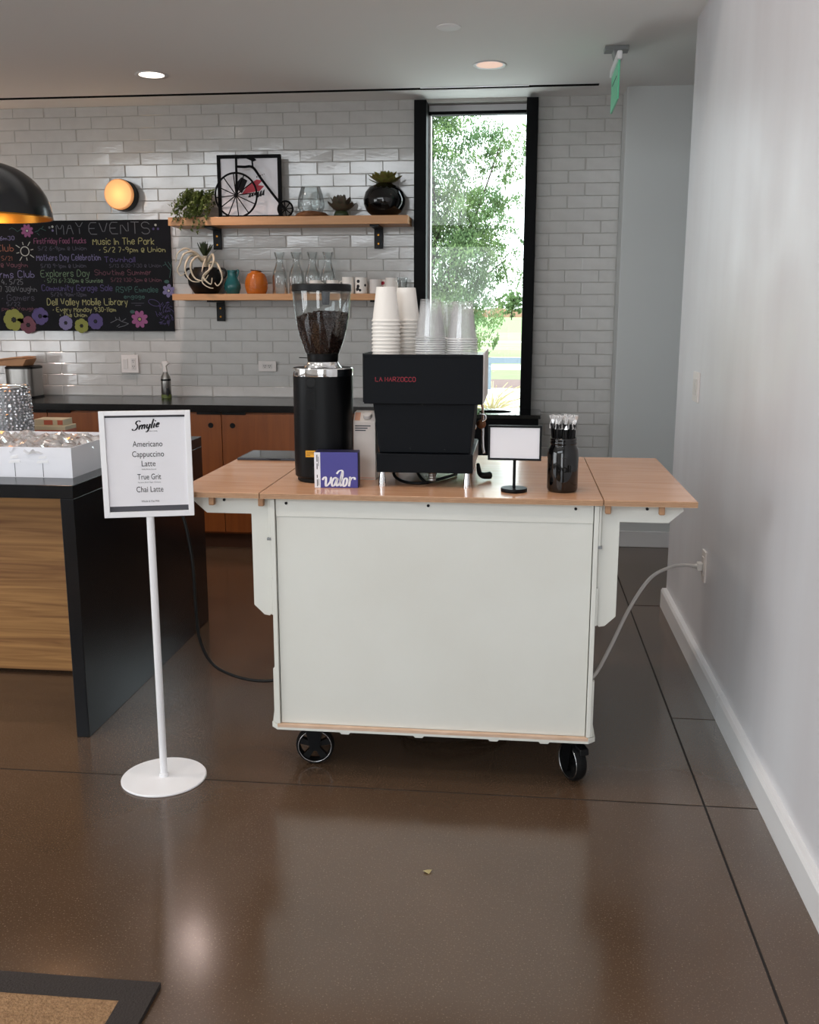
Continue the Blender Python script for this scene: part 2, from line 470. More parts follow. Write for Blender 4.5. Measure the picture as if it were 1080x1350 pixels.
# hall behind the camera: tall glazing on the rear and left sides
RY = -3.5
rw = MB().box(-7.2, .95, RY - .2, RY, 0, .1).box(-7.2, .95, RY - .2, RY, 4.45, 5.4)
for i in range(7): rw.box(-7.05 + i * 1.3 - .05, -7.05 + i * 1.3 + .05, RY - .15, RY, 2.95, 4.45)
rw.box(-7.2, .95, RY - .15, RY, 2.6, 2.95).box(-.9, .95, RY - .15, RY, 2.95, 4.45).box(-7.2, -1.8, RY - .15, RY, .1, 2.6).box(-.40, .95, RY - .15, RY, .1, 2.6)
struct(rw, 'wall_rear', 'hall_wall')
lw = MB().box(-7.2, -7.0, RY - .2, -2.3, 0, 5.4).box(-7.2, -7.0, 1.5, 6.8, 0, 5.4).box(-7.2, -7.0, -2.3, 1.5, 0, .25).box(-7.2, -7.0, -2.3, 1.5, 2.65, 5.4)
for i in range(1, 3): lw.box(-7.15, -7.0, -2.3 + i * 1.27 - .05, -2.3 + i * 1.27 + .05, .25, 2.65)
struct(lw, 'wall_left', 'hall_wall')
# back wall with the tall window opening, faced with glazed brick tiles
WX0, WX1, WZ0, WZ1 = -.682, .092, .80, 2.80
bw = MB().box(-7.2, WX0, YB + .012, YB + .22, 0, ZC + .1).box(WX1, .64, YB + .012, YB + .22, 0, ZC + .1)
bw.box(WX0, WX1, YB + .012, YB + .22, 0, WZ0).box(WX0, WX1, YB + .012, YB + .22, WZ1, ZC + .1)
wall_back = struct(bw, 'wall_back', 'mortar')
TP, TW = .0765, .2155
tile_var = []
for q in range(10):
    hw, hh = TW / 2 - .0016, TP / 2 - .0016
    jx = [random.uniform(-.0011, .0011) for _ in range(8)]
    mb = MB(); d = [.0075 + random.uniform(-.0005, .0005) for _ in range(4)]
    o4 = [(-hw + jx[0], -hh + jx[1]), (hw + jx[2], -hh + jx[3]), (hw + jx[4], hh + jx[5]), (-hw + jx[6], hh + jx[7])]
    vs = [(a, .013, b) for a, b in o4] + [(a, d[i] + .0015, b) for i, (a, b) in enumerate(o4)] + [(a * .975, d[i], b * .94) for i, (a, b) in enumerate(o4)]
    fs = [(8, 9, 10, 11)]
    for i in range(4):
        j = (i + 1) % 4; fs += [(i, j, 4 + j, 4 + i), (4 + i, 4 + j, 8 + j, 8 + i)]
    mb.add(vs, fs); me = mb.mesh('tile'); me.materials.append(M['tile_glaze']); tile_var.append(me)
cells = []
zt = 2.758 + TP
for r in range(38):
    zc = zt - (r + .5) * TP
    for c in range(-22, 40):
        xc = -3.264 + (c + .5) * TW + (TW / 2 if r % 2 == 0 else 0) + random.uniform(-.004, .004)
        for (lo, hi, zb) in ((-7.0, WX0, .93), (WX1, .615, 0.)):
            a, b = max(lo, xc - TW / 2), min(hi, xc + TW / 2)
            t, bt = min(ZC, zc + TP / 2), max(zb, zc - TP / 2)
            if b - a > .03 and t - bt > .012: cells.append((a, b, bt, t))
def vis_score(c):
    x, z = (c[0] + c[1]) / 2, (c[2] + c[3]) / 2
    if x < -3.62 or z < .93 or (x < -2.36 and 1.39 < z < 2.09): return 99
    return abs(x - 0.1) + (0 if x > WX1 else 0.)
cells.sort(key=vis_score)
rest = MB()
for i, (a, b, z0, z1) in enumerate(cells):
    xc, zc = (a + b) / 2, (z0 + z1) / 2; sx, sz = (b - a) / TW, (z1 - z0) / TP
    tx, tz = random.uniform(-.012, .012), random.uniform(-.006, .006); me = tile_var[random.randrange(10)]
    if i < 300: inst('tile', me, wall_back, (xc, YB, zc), (tx, 0, tz), (sx, 1, sz))
    else: rest.add([(xc + v.co.x * sx, YB + v.co.y + tx * v.co.z + tz * v.co.x, zc + v.co.z * sz) for v in me.vertices], [tuple(p.vertices) for p in me.polygons])
rest.build('tile_field', 'tile_glaze', wall_back, kind='stuff', recalc=False)
# the window
win = struct(MB().box(WX0, WX0 + .078, 6.43, 6.68, WZ0, WZ1), 'window_1', 'black_frame', bevel=.003)
MB().box(WX1 - .072, WX1, 6.43, 6.68, WZ0, WZ1).build('jamb', 'black_frame', win, bevel=.003)
MB().box(WX0 + .078, WX1 - .072, 6.62, 6.68, 2.755, 2.80).build('window_head', 'white_trim', win)
MB().box(WX0 + .078, WX1 - .072, 6.58, 6.64, 2.737, 2.756).build('head_bar', 'black_frame', win)
MB().box(WX0 + .078, WX1 - .072, 6.45, 6.72, WZ0, WZ0 + .03).build('window_sill', 'black_frame', win)
MB().box(WX0 + .078, WX0 + .092, 6.60, 6.68, WZ0, 2.75).build('lit_reveal', 'white_trim', win)  # white strip stands for the reveal lit from outside
MB().add([(WX0 + .092, 6.63, WZ0 + .03), (WX1 - .072, 6.63, WZ0 + .03), (WX1 - .072, 6.63, 2.745), (WX0 + .092, 6.63, 2.745)], [(0, 1, 2, 3)]).build('pane', 'window_glass', win, recalc=False)

# ------------------------------------------------------------------ coffee cart
cart = thing('coffee_cart', (-.255, 3.34, 0), 'white painted wooden coffee cart with plywood top and fold-out side leaves on casters', 'cart')
FY = 2.90
def chamf(x0, x1, y0, y1, c): return [(x0 + c, y0), (x1 - c, y0), (x1, y0 + c), (x1, y1 - c), (x1 - c, y1), (x0 + c, y1), (x0, y1 - c), (x0, y0 + c)]
bd = MB().prism(chamf(-.775, .270, FY, 3.79, .022), 'z', .154, .170).build('base_board', 'cart_white', cart)
MB().box(-.752, .247, FY - .0007, FY + .0165, .1625, .1714).build('bare_edge', 'bare_ply', bd)
for i, x in enumerate((-.53, -.29, -.05, .11)):
    MB().prism([(x - .018, .154), (x + .018, .154), (x + .012, .147), (x - .012, .147)], 'y', FY + .002, FY + .012).build('tenon', 'cart_white', bd)
MB().box(-.742, .238, FY + .016, FY + .028, .172, .918).build('front_panel', 'cart_white', cart, bevel=.0015)
MB().box(-.742, .238, FY + .012, FY + .016, .862, .918).build('top_rail', 'cart_white', cart, bevel=.0012)
MB().box(-.742, .238, 3.745, 3.757, .172, .918).build('back_panel', 'cart_white', cart)
for x0, s in ((-.7585, -1), (.2405, 1)):
    sp = MB().box(x0, x0 + .014, FY + .006, 3.77, .172, .918).build('side_panel', 'cart_white', cart, bevel=.0015)
    xo = x0 if s < 0 else x0 + .014
    for za, zb, dd in ((.172, .36, .006), (.54, .66, .006), (.79, .918, .008)):
        MB().box(min(xo, xo + s * dd), max(xo, xo + s * dd), FY + .010, FY + .026, za, zb).build('edge_strip', 'cart_white', sp, bevel=.002)
    MB().box(min(xo, xo + s * .012), max(xo, xo + s * .012), FY + .004, FY + .016, .786, .794).build('hinge', 'alu', sp)
    cx = -.766 if s < 0 else .261
    MB().prism([(cx - .006, .172), (cx + .006, .172), (cx + (.006 if s < 0 else 0), .215), (cx + (0 if s < 0 else -.006), .215)], 'y', FY + .02, FY + .035).build('corner_block', 'cart_white', sp)
def top(name, x0, x1):
    t = MB().box(x0, x1, 2.885, 3.79, .9225, .939).build(name, 'ply_edge', cart)
    MB().box(x0 + .0008, x1 - .0008, 2.8858, 3.7892, .939, .940).build('veneer', 'ply_top', t)
    for k in range(3): MB().box(x0, x1, 2.8844, 2.886, .926 + k * .0042, .9278 + k * .0042).build('ply_layer', 'peg_wood', t)
    return t
top('tabletop', -.7845, .2625)
top('leaf', -1.060, -.7875); top('leaf', .2655, .5380)
for s in (-1, 1):
    f = (lambda x: x) if s > 0 else (lambda x: -.506 - x)
    poly = [(.256, .918), (.502, .918), (.505, .905), (.462, .866), (.318, .866), (.318, .568), (.285, .536), (.268, .533), (.256, .545)]
    poly = [(f(a), b) for a, b in poly]
    for yy in (2.925, 3.715):
        MB().prism(poly, 'y', yy, yy + .015).build('leaf_bracket', 'cart_white', cart, bevel=.0012)
    for x in (.279, .437):
        for yy in (2.893,):
            MB().box(f(x) - .0085, f(x) + .0085, yy, yy + .022, .896, .9225).build('peg', 'peg_wood', cart, bevel=.003)
for x, z in ((-.91, .909), (-.708, .905), (-.263, .907), (.184, .907), (.397, .909)):
    yy = FY + .012 if -.74 < x < .24 else 2.925
    MB().cyl((x, yy - .003, z), (x, yy + .002, z), .0045, n=12).build('screw', 'black_metal', cart)
# casters
def caster(x, y, rz, lockd=True):
    ct = MB().box(-.045, .045, -.045, .045, .143, .154); RR = .0645
    def tr(mb):
        c, s = math.cos(rz), math.sin(rz); mb.v = [(v[0] * c - v[1] * s + x, v[0] * s + v[1] * c + y, v[2]) for v in mb.v]; return mb
    cp = tr(ct).build('caster', 'black_metal', cart)
    # wheel axis along local y
    My = Matrix.Rotation(R(90), 3, 'X'); ax = .0
    tyre = MB().lathe([(RR - .012, -.017), (RR - .004, -.017), (RR - .001, -.011), (RR, -.004), (RR, .004), (RR - .001, .011), (RR - .004, .017), (RR - .012, .017), (RR - .012, -.017)], (ax, 0, RR + .001), 40, False, My)
    tr(tyre).build('tyre', 'black_rubber', cp, smooth='auto')
    for yy in (-.0172, .0172):
        tr(MB().tube([(ax + (RR - .0095) * math.cos(a * math.pi / 18), yy, RR + .001 + (RR - .0095) * math.sin(a * math.pi / 18)) for a in range(36)], .0013, 6, True)).build('rim_ring', 'steel', cp, smooth=True)
    hub = MB().cyl((ax, -.016, RR + .001), (ax, .016, RR + .001), .014, n=20)
    for k in range(5):
        a = 2 * math.pi * k / 5 + .3; c, s = math.cos(a), math.sin(a)
        p = [(.010, -.007), (RR - .011, -.012), (RR - .011, .012), (.010, .007)]
        hub.prism([(ax + u * c - v * s, RR + .001 + u * s + v * c) for u, v in p], 'y', -.009, .009)
    hub.cyl((ax, -.022, RR + .001), (ax, .022, RR + .001), .006, n=12)
    tr(hub).build('wheel', 'black_plastic', cp, smooth='auto')
    fk = MB()
    for yy in (-.0245, .0205):
        fk.prism([(-.034, .144), (.030, .144), (ax + .014, RR - .012), (ax - .014, RR - .012)], 'y', yy, yy + .004)
    fk.box(-.036, .032, -.0245, .0245, .136, .144)
    tr(fk).build('fork', 'black_metal', cp)
    if lockd: tr(MB().prism([(.030, .142), (.070, .132), (.074, .112), (.040, .128)], 'y', -.016, .016)).build('brake_pedal', 'black_plastic', cp, bevel=.003)
caster(-.648, 2.992, R(6)); caster(.205, 2.966, R(-62)); caster(-.66, 3.68, R(20)); caster(.16, 3.70, R(-30))

# ------------------------------------------------------------------ kitchen island
isl = thing('kitchen_island', (-2.9, 3.8, 0), 'kitchen island with black stone waterfall end and oak front panel', 'island')
MB().box(-4.3, -1.490, 3.093, 4.465, .866, .913).build('worktop', 'stone_black', isl, bevel=.002)
MB().box(-1.537, -1.490, 3.093, 4.465, 0, .866).build('side_slab', 'stone_black', isl, bevel=.002)
MB().box(-4.25, -1.538, 3.69, 3.71, .012, .866).build('front_panel', 'oak_panel', isl)
MB().box(-4.25, -1.54, 3.72, 4.44, 0, .860).build('cabinet_body', 'kick_wood', isl)

# ------------------------------------------------------------------ back counter
wt = MB().box(-4.6, -.70, 5.90, 6.503, .884, .928).build('worktop', 'counter_black', bevel=.002, origin=(-2.6, 6.2, .884))
tag(wt, 'long black worktop running along the white tiled wall', 'worktop')
for i, (x0, x1, sm_) in enumerate(((-4.6, -3.555, -4.12), (-3.551, -2.412, -2.98), (-2.408, -1.27, -1.838), (-1.266, -.70, None))):
    lab = ('wooden base cabinet at the far left end of the tiled wall counter', 'wooden base cabinet behind the snack tray, round finger holes in its doors',
           'orange brown base cabinet with two round finger holes beside menu sign', 'narrow wooden base cabinet behind the coffee grinder')[i]
    cb = thing('base_cabinet', ((x0 + x1) / 2, 6.2, 0), lab, 'cabinet', 'base cabinets under the worktop')
    MB().box(x0, x1, 5.935, 6.50, .10, .88).build('body', 'cabinet_wood', cb)
    MB().box(x0, x1, 5.985, 6.0, 0, .10).build('kickboard', 'kick_wood', cb)
    MB().box(x0, x1, 5.93, 5.936, .845, .883).build('shadow_rail', 'cabinet_wood', cb)
    for a, b, hx in (((x0, sm_, sm_ - .07), (sm_, x1, sm_ + .07)) if sm_ else ((x0, x1, x0 + .07),)):
        dr = MB().box(a + .002, b - .002, 5.912, 5.932, .115, .872).build('door', 'cabinet_wood', cb, bevel=.0015)
        MB().cyl((hx, 5.908, .80), (hx, 5.914, .80), .0165, n=24).build('finger_hole', 'black_slot', dr)
        MB().box(max(a, hx - .09) + .004, min(b, hx + .09) - .004, 5.905, 5.913, .868, .8835).build('gap_shade_strip', 'black_slot', dr)  # black strip painted for the shade in the gap at the door tops

# ------------------------------------------------------------------ waste bin below the window
bn = thing('waste_bin', (-.15, 6.22, 0), 'black waste cabinet with a round hole in its top under the window', 'bin')
MB().box(-.44, .135, 6.03, 6.424, .02, .852).build('body', 'black_frame', bn, bevel=.003)
tp = MB(); n = 40; cx, cy = -.135, 6.225; vs = []
for k in range(n):
    a = 2 * math.pi * k / n; c, s = math.cos(a), math.sin(a); t = min((.29 if c > 0 else .31) / max(abs(c), 1e-6), .205 / max(abs(s), 1e-6))
    vs += [(cx + .105 * c, cy + .105 * s, .876), (cx + t * c, cy + t * s, .876), (cx + .105 * c, cy + .105 * s, .853), (cx + t * c, cy + t * s, .853)]
fs = []
for k in range(n):
    j = (k + 1) % n
    for a, b in ((0, 1), (1, 3), (3, 2), (2, 0)): fs.append((4 * k + a, 4 * k + b, 4 * j + b, 4 * j + a))
tp.add(vs, fs).build('top_plate', 'black_gloss', bn)
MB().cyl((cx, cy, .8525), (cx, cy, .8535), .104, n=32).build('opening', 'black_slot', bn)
MB().box(-.425, .12, 6.045, 6.41, 0, .02).build('plinth', 'black_plastic', bn)

# ------------------------------------------------------------------ menu sign stand
SX, SY = -1.116, 2.826
sg = thing('menu_sign', (SX, SY, 0), 'white floor stand holding a framed coffee menu beside the cart', 'sign')
MB().lathe([(.134, 0), (.136, .002), (.136, .005), (.134, .0075)], (SX, SY, 0), 64).build('base', 'white_metal', sg, smooth='auto')
MB().cyl((SX, SY, .0075), (SX, SY, .876), .0118, n=24).build('pole', 'white_metal', sg, smooth='auto')
MB().cyl((SX, SY, .0075), (SX, SY, .02), .015, n=24).build('pole_collar', 'white_metal', sg, smooth='auto')
hwid, z0, z1, bt = .134, .872, 1.197, .0165
yf = SY - .006
fr = MB()
fr.box(SX - hwid, SX - hwid + bt, yf - .007, yf + .007, z0, z1).box(SX + hwid - bt, SX + hwid, yf - .007, yf + .007, z0, z1)
fr.box(SX - hwid + bt, SX + hwid - bt, yf - .007, yf + .007, z0, z0 + bt).box(SX - hwid + bt, SX + hwid - bt, yf - .007, yf + .007, z1 - bt * .8, z1)
fr = fr.build('frame', 'white_metal', sg, bevel=.001)
MB().box(SX - hwid + bt, SX + hwid - bt, yf + .003, yf + .006, z0 + bt, z1 - bt * .8).build('backing', 'ink_grey', sg)
pp = MB().box(SX - hwid + bt, SX + hwid - bt, yf + .001, yf + .0028, z0 + bt + .017, z1 - bt * .8 - .007).build('menu_sheet', 'paper_white', sg)
yl = yf + .0004
zs = lambda f: z0 + (z1 - z0) * (1 - f)           # fraction from the top
for s, f, h, wd_ in (('Americano', .335, .018, .088), ('Cappuccino', .43, .018, .094), ('Latte', .52, .018, .041), ('True Grit', .645, .018, .070), ('Chai Latte', .765, .018, .080)):
    text(s, SX + .004, zs(f) , h, yl, 'ink', pp, wd_)
for s, f, wd_ in (('Vanilla, Mocha, Caramel', .553, .043), ('Espresso, Brown Sugar, Cinnamon', .677, .068)):
    text(s, SX + .004, zs(f), .0038, yl, 'ink_grey', pp, wd_)
text('Whole & Oat Milk', SX + .004, zs(.862), .0062, yl, 'ink_grey', pp, .054)
SMY = [[(1.2, 1.75), (.95, 2.0), (.55, 1.92), (.45, 1.5), (.75, 1.15), (.92, .65), (.65, .1), (.2, .08), (.0, .4)],
       [(1.30, 1.0), (1.30, .05)], [(1.30, .55), (1.55, .98), (1.78, .85), (1.78, .05)], [(1.78, .55), (2.03, .98), (2.26, .85), (2.26, .2), (2.42, .08)],
       [(2.68, 1.0), (2.66, .4), (2.85, .1), (3.12, .4), (3.18, 1.0)], [(3.18, 1.0), (3.14, 0.), (2.95, -.65), (2.65, -.6)],
       [(3.62, 2.0), (3.56, .9), (3.58, .1), (3.72, .08)], [(4.02, 1.0), (4.0, .15), (4.15, .06)], [(4.03, 1.42), (4.05, 1.6)],
       [(4.42, .52), (4.80, .62), (4.80, .92), (4.58, .98), (4.40, .5), (4.55, .1), (4.95, .25)]]
mb = MB()
for st in SMY:
    p = [(SX - .040 + (x + y * .25) * .0160, zs(.185) + y * .0140 + x * .0020) for x, y in catmull(st, 6)]
    mb.ribbon(p, .0040, yl, lambda a, b: .55 + .65 * abs(b))
mb.build('logo_lettering', 'ink', pp, recalc=False)
text('EVENT COFFEE', SX + .022, zs(.195), .0032, yl, 'ink', pp, .026)
sg.rotation_euler = (0, 0, R(16))

# ------------------------------------------------------------------ espresso machine on the cart
TT = .940
em = thing('espresso_machine', (-.29, 3.28, TT), 'black espresso machine seen from behind on the cart', 'coffee machine')
ym = 3.03
hs = MB().box(-.479, -.1065, ym, ym + .40, 1.206, 1.352).build('upper_housing', 'machine_black', em, bevel=.002)
MB().box(-.1062, -.1020, ym + .01, ym + .40, 1.21, 1.366).build('side_plate', 'plastic_white', em)
MB().box(-.4832, -.4792, ym + .01, ym + .40, 1.21, 1.362).build('side_plate', 'machine_black', em)
MB().box(-.479, -.1065, ym, ym + .004, 1.352, 1.360).build('tray_lip', 'machine_black', em)
MB().box(-.475, -.110, ym + .006, ym + .395, 1.352, 1.3535).build('cup_tray', 'brushed_steel', em)
wr = write('LA MARZOCCO', -.4415, 1.2765, .0135, ym - .0006, 'red_ink', hs, width=.126, wd=.0012, jit=0., name='lettering', sm=0, gap=1.6)
MB().prism([(-.453, 1.206), (-.130, 1.206), (-.1435, 1.050), (-.4335, 1.050)], 'y', ym + .022, ym + .30).build('rear_panel', 'machine_black', em, bevel=.002)
for x, z in ((-.298, 1.202), (-.335, 1.062), (-.225, 1.06)): MB().cyl((x, ym + .019, z), (x, ym + .024, z), .003, n=10).build('screw', 'black_metal', em)
MB().box(-.440, -.1345, ym + .004, ym + .42, .988, 1.048).build('base_tray', 'machine_black', em, bevel=.002)
MB().box(-.1345, -.133, ym + .02, ym + .41, .992, 1.046).build('base_side_plate', 'brushed_steel', em)
for x in (-.424, -.152):
    for yy in (ym + .018, ym + .38):
        MB().lathe([(.0135, TT), (.0135, TT + .003), (.0085, TT + .048)], (x, yy, 0), 20).build('foot', 'chrome', em, smooth='auto')
gh = MB().cyl((-.20, ym + .33, 1.12), (-.20, ym + .33, 1.20), .034, n=24); gh.cyl((-.36, ym + .33, 1.12), (-.36, ym + .33, 1.20), .034, n=24)
gh.build('group_head', 'chrome', em, smooth='auto')
pf = MB().cyl((-.20, ym + .33, 1.085), (-.20, ym + .33, 1.12), .033, n=24); pf.cyl((-.20, ym + .36, 1.10), (-.155, ym + .47, 1.085), .011, .014, n=14)
pf.build('portafilter', 'chrome', em, smooth='auto')
MB().tube(catmull([(-.122, ym + .29, 1.19), (-.116, ym + .30, 1.17), (-.114, ym + .31, 1.10), (-.113, ym + .30, 1.045), (-.108, ym + .29, 1.015)], 6), .0045, 8).build('steam_wand', 'chrome', em, smooth=True)
MB().ball((-.118, ym + .26, 1.118), .016, n=14, m=10).build('steam_knob', 'driftwood', em, smooth=True)
MB().tube(catmull([(-.128, ym + .25, 1.155), (-.106, ym + .25, 1.15), (-.104, ym + .25, 1.135), (-.116, ym + .25, 1.128)], 6), .003, 6).build('wand_loop', 'chrome', em, smooth=True)
for pts, r in (([(-.40, ym + .20, .99), (-.40, ym + .13, .96), (-.36, ym + .08, .946), (-.30, ym + .06, .946), (-.27, ym + .12, .95), (-.26, ym + .2, .99)], .005),
               ([(-.34, ym + .25, .99), (-.32, ym + .12, .97), (-.29, ym + .07, .948), (-.27, ym + .10, .946), (-.2, ym + .25, .946)], .005)):
    MB().tube(catmull(pts, 6), r, 8).build('hose', 'cord_black', em, smooth=True)
bh = MB().tube([(-.268, ym + .07, .9515 + k * .004) for k in range(10)], .012, 12, taper=lambda t: 1 + .09 * (int(t * 9.01) % 2))
bh.build('braided_hose', 'brushed_steel', em)
MB().tube(catmull([(-.125, ym + .20, .99), (-.118, ym + .17, .965), (-.105, ym + .16, .958), (-.085, ym + .18, .956)], 5), .006, 8, taper=lambda t: 1 + 1.2 * t).build('drain_spout', 'black_rubber', em, smooth=True)

# ------------------------------------------------------------------ grinder
GX, GY = -.635, 3.165
gr = thing('coffee_grinder', (GX, GY, TT), 'tall black coffee grinder with a clear hopper of beans', 'grinder')
sq = lambda a: 1 / ((abs(math.cos(a)) ** 2.35 + abs(math.sin(a)) ** 2.35) ** (1 / 2.35))
bodyp = MB().lathe([(.090, TT + .014), (.0955, TT + .020), (.0965, TT + .05), (.0965, 1.288)], (GX, GY, 0), 64, sq=sq).build('body', 'black_metal', gr, smooth='auto')
MB().lathe([(.084, TT), (.088, TT + .004), (.088, TT + .015)], (GX, GY, 0), 48, sq=sq).build('foot_ring', 'black_rubber', gr, smooth='auto')
MB().lathe([(.0970, 1.286), (.0975, 1.289), (.0975, 1.309), (.095, 1.312)], (GX, GY, 0), 64, False, sq=sq).build('collar_ring', 'chrome', gr, smooth='auto')
MB().lathe([(.0952, 1.3085), (.0952, 1.3115), (.0, 1.3118)], (GX, GY, 0), 64, sq=sq).build('deck', 'black_plastic', gr, smooth='auto')
MB().lathe([(.062, 1.312), (.056, 1.318), (.051, 1.326), (.050, 1.330)], (GX, GY, 0), 40).build('neck', 'chrome', gr, smooth='auto')
MB().lathe([(.049, 1.330), (.050, 1.334), (.0515, 1.352), (.052, 1.356)], (GX, GY, 0), 40).build('hopper_collar', 'black_plastic', gr, smooth='auto')
MB().cyl((GX - .045, GY - .03, 1.343), (GX - .072, GY - .03, 1.344), .0015, n=8).build('latch_pin', 'black_metal', gr)
hp = [(.054, 1.356), (.0615, 1.375), (.073, 1.408), (.081, 1.44), (.087, 1.475), (.091, 1.51), (.0935, 1.545), (.0945, 1.556)]
MB().lathe(hp, (GX, GY, 0), 56, False).build('hopper', 'hopper_glass', gr, smooth=True)
MB().lathe([(.093, 1.554), (.0965, 1.555), (.0965, 1.574), (.094, 1.577), (.0, 1.578)], (GX, GY, 0), 56).build('hopper_lid', 'black_plastic', gr, smooth='auto')
MB().lathe([(.0095, 1.512), (.012, 1.52), (.0145, 1.553)], (GX + .017, GY - .02, 0), 20).build('lid_plug', 'tablet_grey', gr, smooth='auto')
def hr(z):
    for (a, b), (c, d) in zip(hp[:-1], hp[1:]):
        if b <= z <= d: return a + (c - a) * (z - b) / (d - b)
    return .052
def bean_top(x): return 1.492 - 2.2 * (x - .02) ** 2
bs = MB()
core = [(.03, 1.357)] + [(hr(z) - .008, z) for z in (1.36, 1.38, 1.41, 1.44, 1.46)] + [(.076, 1.465), (.03, 1.478), (0, 1.48)]
bs.lathe(core, (GX, GY, 0), 28)
import itertools
for k in range(2600):
    if k < 2000:
        z = random.uniform(1.360, 1.495); a = random.uniform(0, 2 * math.pi); r = hr(z) - random.uniform(.0045, .0075); x, y = r * math.cos(a), r * math.sin(a)
        if z > bean_top(x): continue
    else:
        a = random.uniform(0, 2 * math.pi); r = .074 * math.sqrt(random.random()); x, y = r * math.cos(a), r * math.sin(a); z = bean_top(x) - random.uniform(0, .008)
    q = Matrix.Rotation(random.uniform(0, 6.3), 3, 'Z') @ Matrix.Rotation(random.uniform(0, 3.1), 3, 'X')
    s3 = .0052
    oc = [Vector(p) for p in ((1, 0, 0), (-1, 0, 0), (0, .72, 0), (0, -.72, 0), (0, 0, .6), (0, 0, -.6))]
    bs.add([q @ (p * s3) + Vector((GX + x, GY + y, z)) for p in oc], [(0, 2, 4), (2, 1, 4), (1, 3, 4), (3, 0, 4), (2, 0, 5), (1, 2, 5), (3, 1, 5), (0, 3, 5)])
bs.build('coffee_beans', 'bean', gr, kind='stuff', smooth=True, recalc=False)
fx, fy = GX - .018, GY - .0985
MB().cyl((GX - .020, GY - .0985, 1.268), (GX - .020, GY - .090, 1.268), .0145, n=28).build('badge', 'black_plastic', gr)
for k in range(13): MB().box(GX - .036, GX - .006, GY - .0992, GY - .090, 1.244 - k * .0052, 1.2468 - k * .0052).build('vent_rib', 'black_plastic', gr)
MB().box(GX - .042, GX - .003, GY - .0990, GY - .0965, 1.028, 1.049).build('warning_label', 'yellow_sticker', gr)
for k, wd_ in enumerate((.030, .026, .012)): MB().box(GX - .039, GX - .039 + wd_, GY - .0993, GY - .0989, 1.0435 - k * .005, 1.0450 - k * .005).build('label_print', 'ink', gr)
MB().box(GX - .02, GX + .02, GY - .099, GY - .094, TT + .03, TT + .055).build('socket_plate', 'black_plastic', gr)

# ------------------------------------------------------------------ boxed coffee, milk carton
vb = thing('coffee_box', (-.567, 3.035, TT), 'dark blue coffee box with white script lettering on the cart', 'box')
x0, x1, y0 = -.636, -.498, 3.003
bx = MB().box(x0, x1, y0, y0 + .062, TT, 1.054).build('carton', 'box_blue', vb, bevel=.0012)
MB().box(x0 - .0006, x0 + .0185, y0 - .0008, y0 + .0622, TT + .0005, 1.0535).build('side_label', 'card_white', vb)
MB().box(x1 - .001, x1 + .0006, y0 + .002, y0 + .0605, TT + .001, 1.053).build('end_panel', 'box_blue_dark', vb)
MB().box(x0 + .001, x1 - .001, y0 + .002, y0 + .060, 1.0535, 1.0546).build('top_panel', 'box_blue_dark', vb)
for zz, h in ((.945, .022), (.972, .010), (1.00, .018), (1.024, .022)): MB().box(x0 + .007, x0 + .0095, y0 - .0014, y0 - .0007, zz, zz + h).build('spine_print', 'ink', vb)
for zz, h in ((.948, .02), (1.01, .03)): MB().box(x0 + .012, x0 + .0135, y0 - .0014, y0 - .0007, zz, zz + h).build('spine_print', 'ink_grey', vb)
VAL = [[(-.15, .75), (.05, 1.05), (.25, .95), (.3, .25), (.45, .08), (.8, .55), (.85, .95), (.75, 1.05)],
       [(1.55, .9), (1.25, 1.0), (1.0, .5), (1.1, .1), (1.35, .2), (1.6, .95), (1.55, .3), (1.7, .1), (1.9, .35)],
       [(1.9, .35), (2.15, 1.1), (2.1, 1.75), (1.75, 1.8), (1.45, 1.45)], [(2.1, 1.6), (1.98, .6), (2.1, .1), (2.3, .3)],
       [(2.58, 1.0), (2.38, .8), (2.36, .25), (2.52, .06), (2.72, .3), (2.74, .8), (2.58, 1.0)],
       [(2.98, 1.02), (3.08, 1.0), (3.06, .04)], [(3.07, .62), (3.22, .92), (3.42, 1.04), (3.62, .98), (3.64, .80)]]
mb = MB()
for st in VAL:
    mb.ribbon([(x0 + .026 + (x + y * .12) * .0272, TT + .004 + y * .0285) for x, y in catmull(st, 7)],   .0074, y0 - .0004, lambda a, b: .42 + .62 * abs(b * .9 - a * .2))
mb.build('script_lettering', 'card_white', bx, recalc=False)
vb.rotation_euler = (0, 0, R(3))
mk = thing('milk_carton', (-.500, 3.20, TT), 'pale milk carton with a screw cap standing behind the blue box', 'carton')
x0, x1, ya, yb = -.5365, -.4625, 3.165, 3.240
bk = MB().prism([(ya, TT), (yb, TT), (yb, 1.165), (ya + .030, 1.163), (ya, 1.135)], 'x', x0, x1).build('carton_body', 'carton_paper', mk, bevel=.0015)
MB().box(x0 - .0008, x0 + .0005, ya + .002, yb - .002, TT + .002, 1.13).build('side_panel', 'carton_pink', mk)
MB().prism([(ya + .003, 1.1383), (ya + .028, 1.1618), (ya + .029, 1.1624), (ya + .003, 1.1392)], 'x', x0 + .004, x0 + .022).build('shoulder_panel', 'carton_pink', mk)
cm = Matrix.Rotation(R(25), 3, 'X')
MB().lathe([(.0145, 0), (.0145, .010), (.0135, .012), (0, .0125)], (-.491, ya + .016, 1.148), 28, True, cm).build('screw_cap', 'plastic_white', mk, smooth='auto')
for k, wd_ in enumerate((.052, .042, .036)): MB().box(x0 + .006, x0 + .006 + wd_, ya - .0006, ya, 1.119 - k * .0075, 1.1225 - k * .0075).build('print_line', 'ink_grey', mk)
MB().box(x0 + .004, x1 - .004, ya - .0006, ya, TT + .006, TT + .008).build('print_band', 'carton_pink', mk)

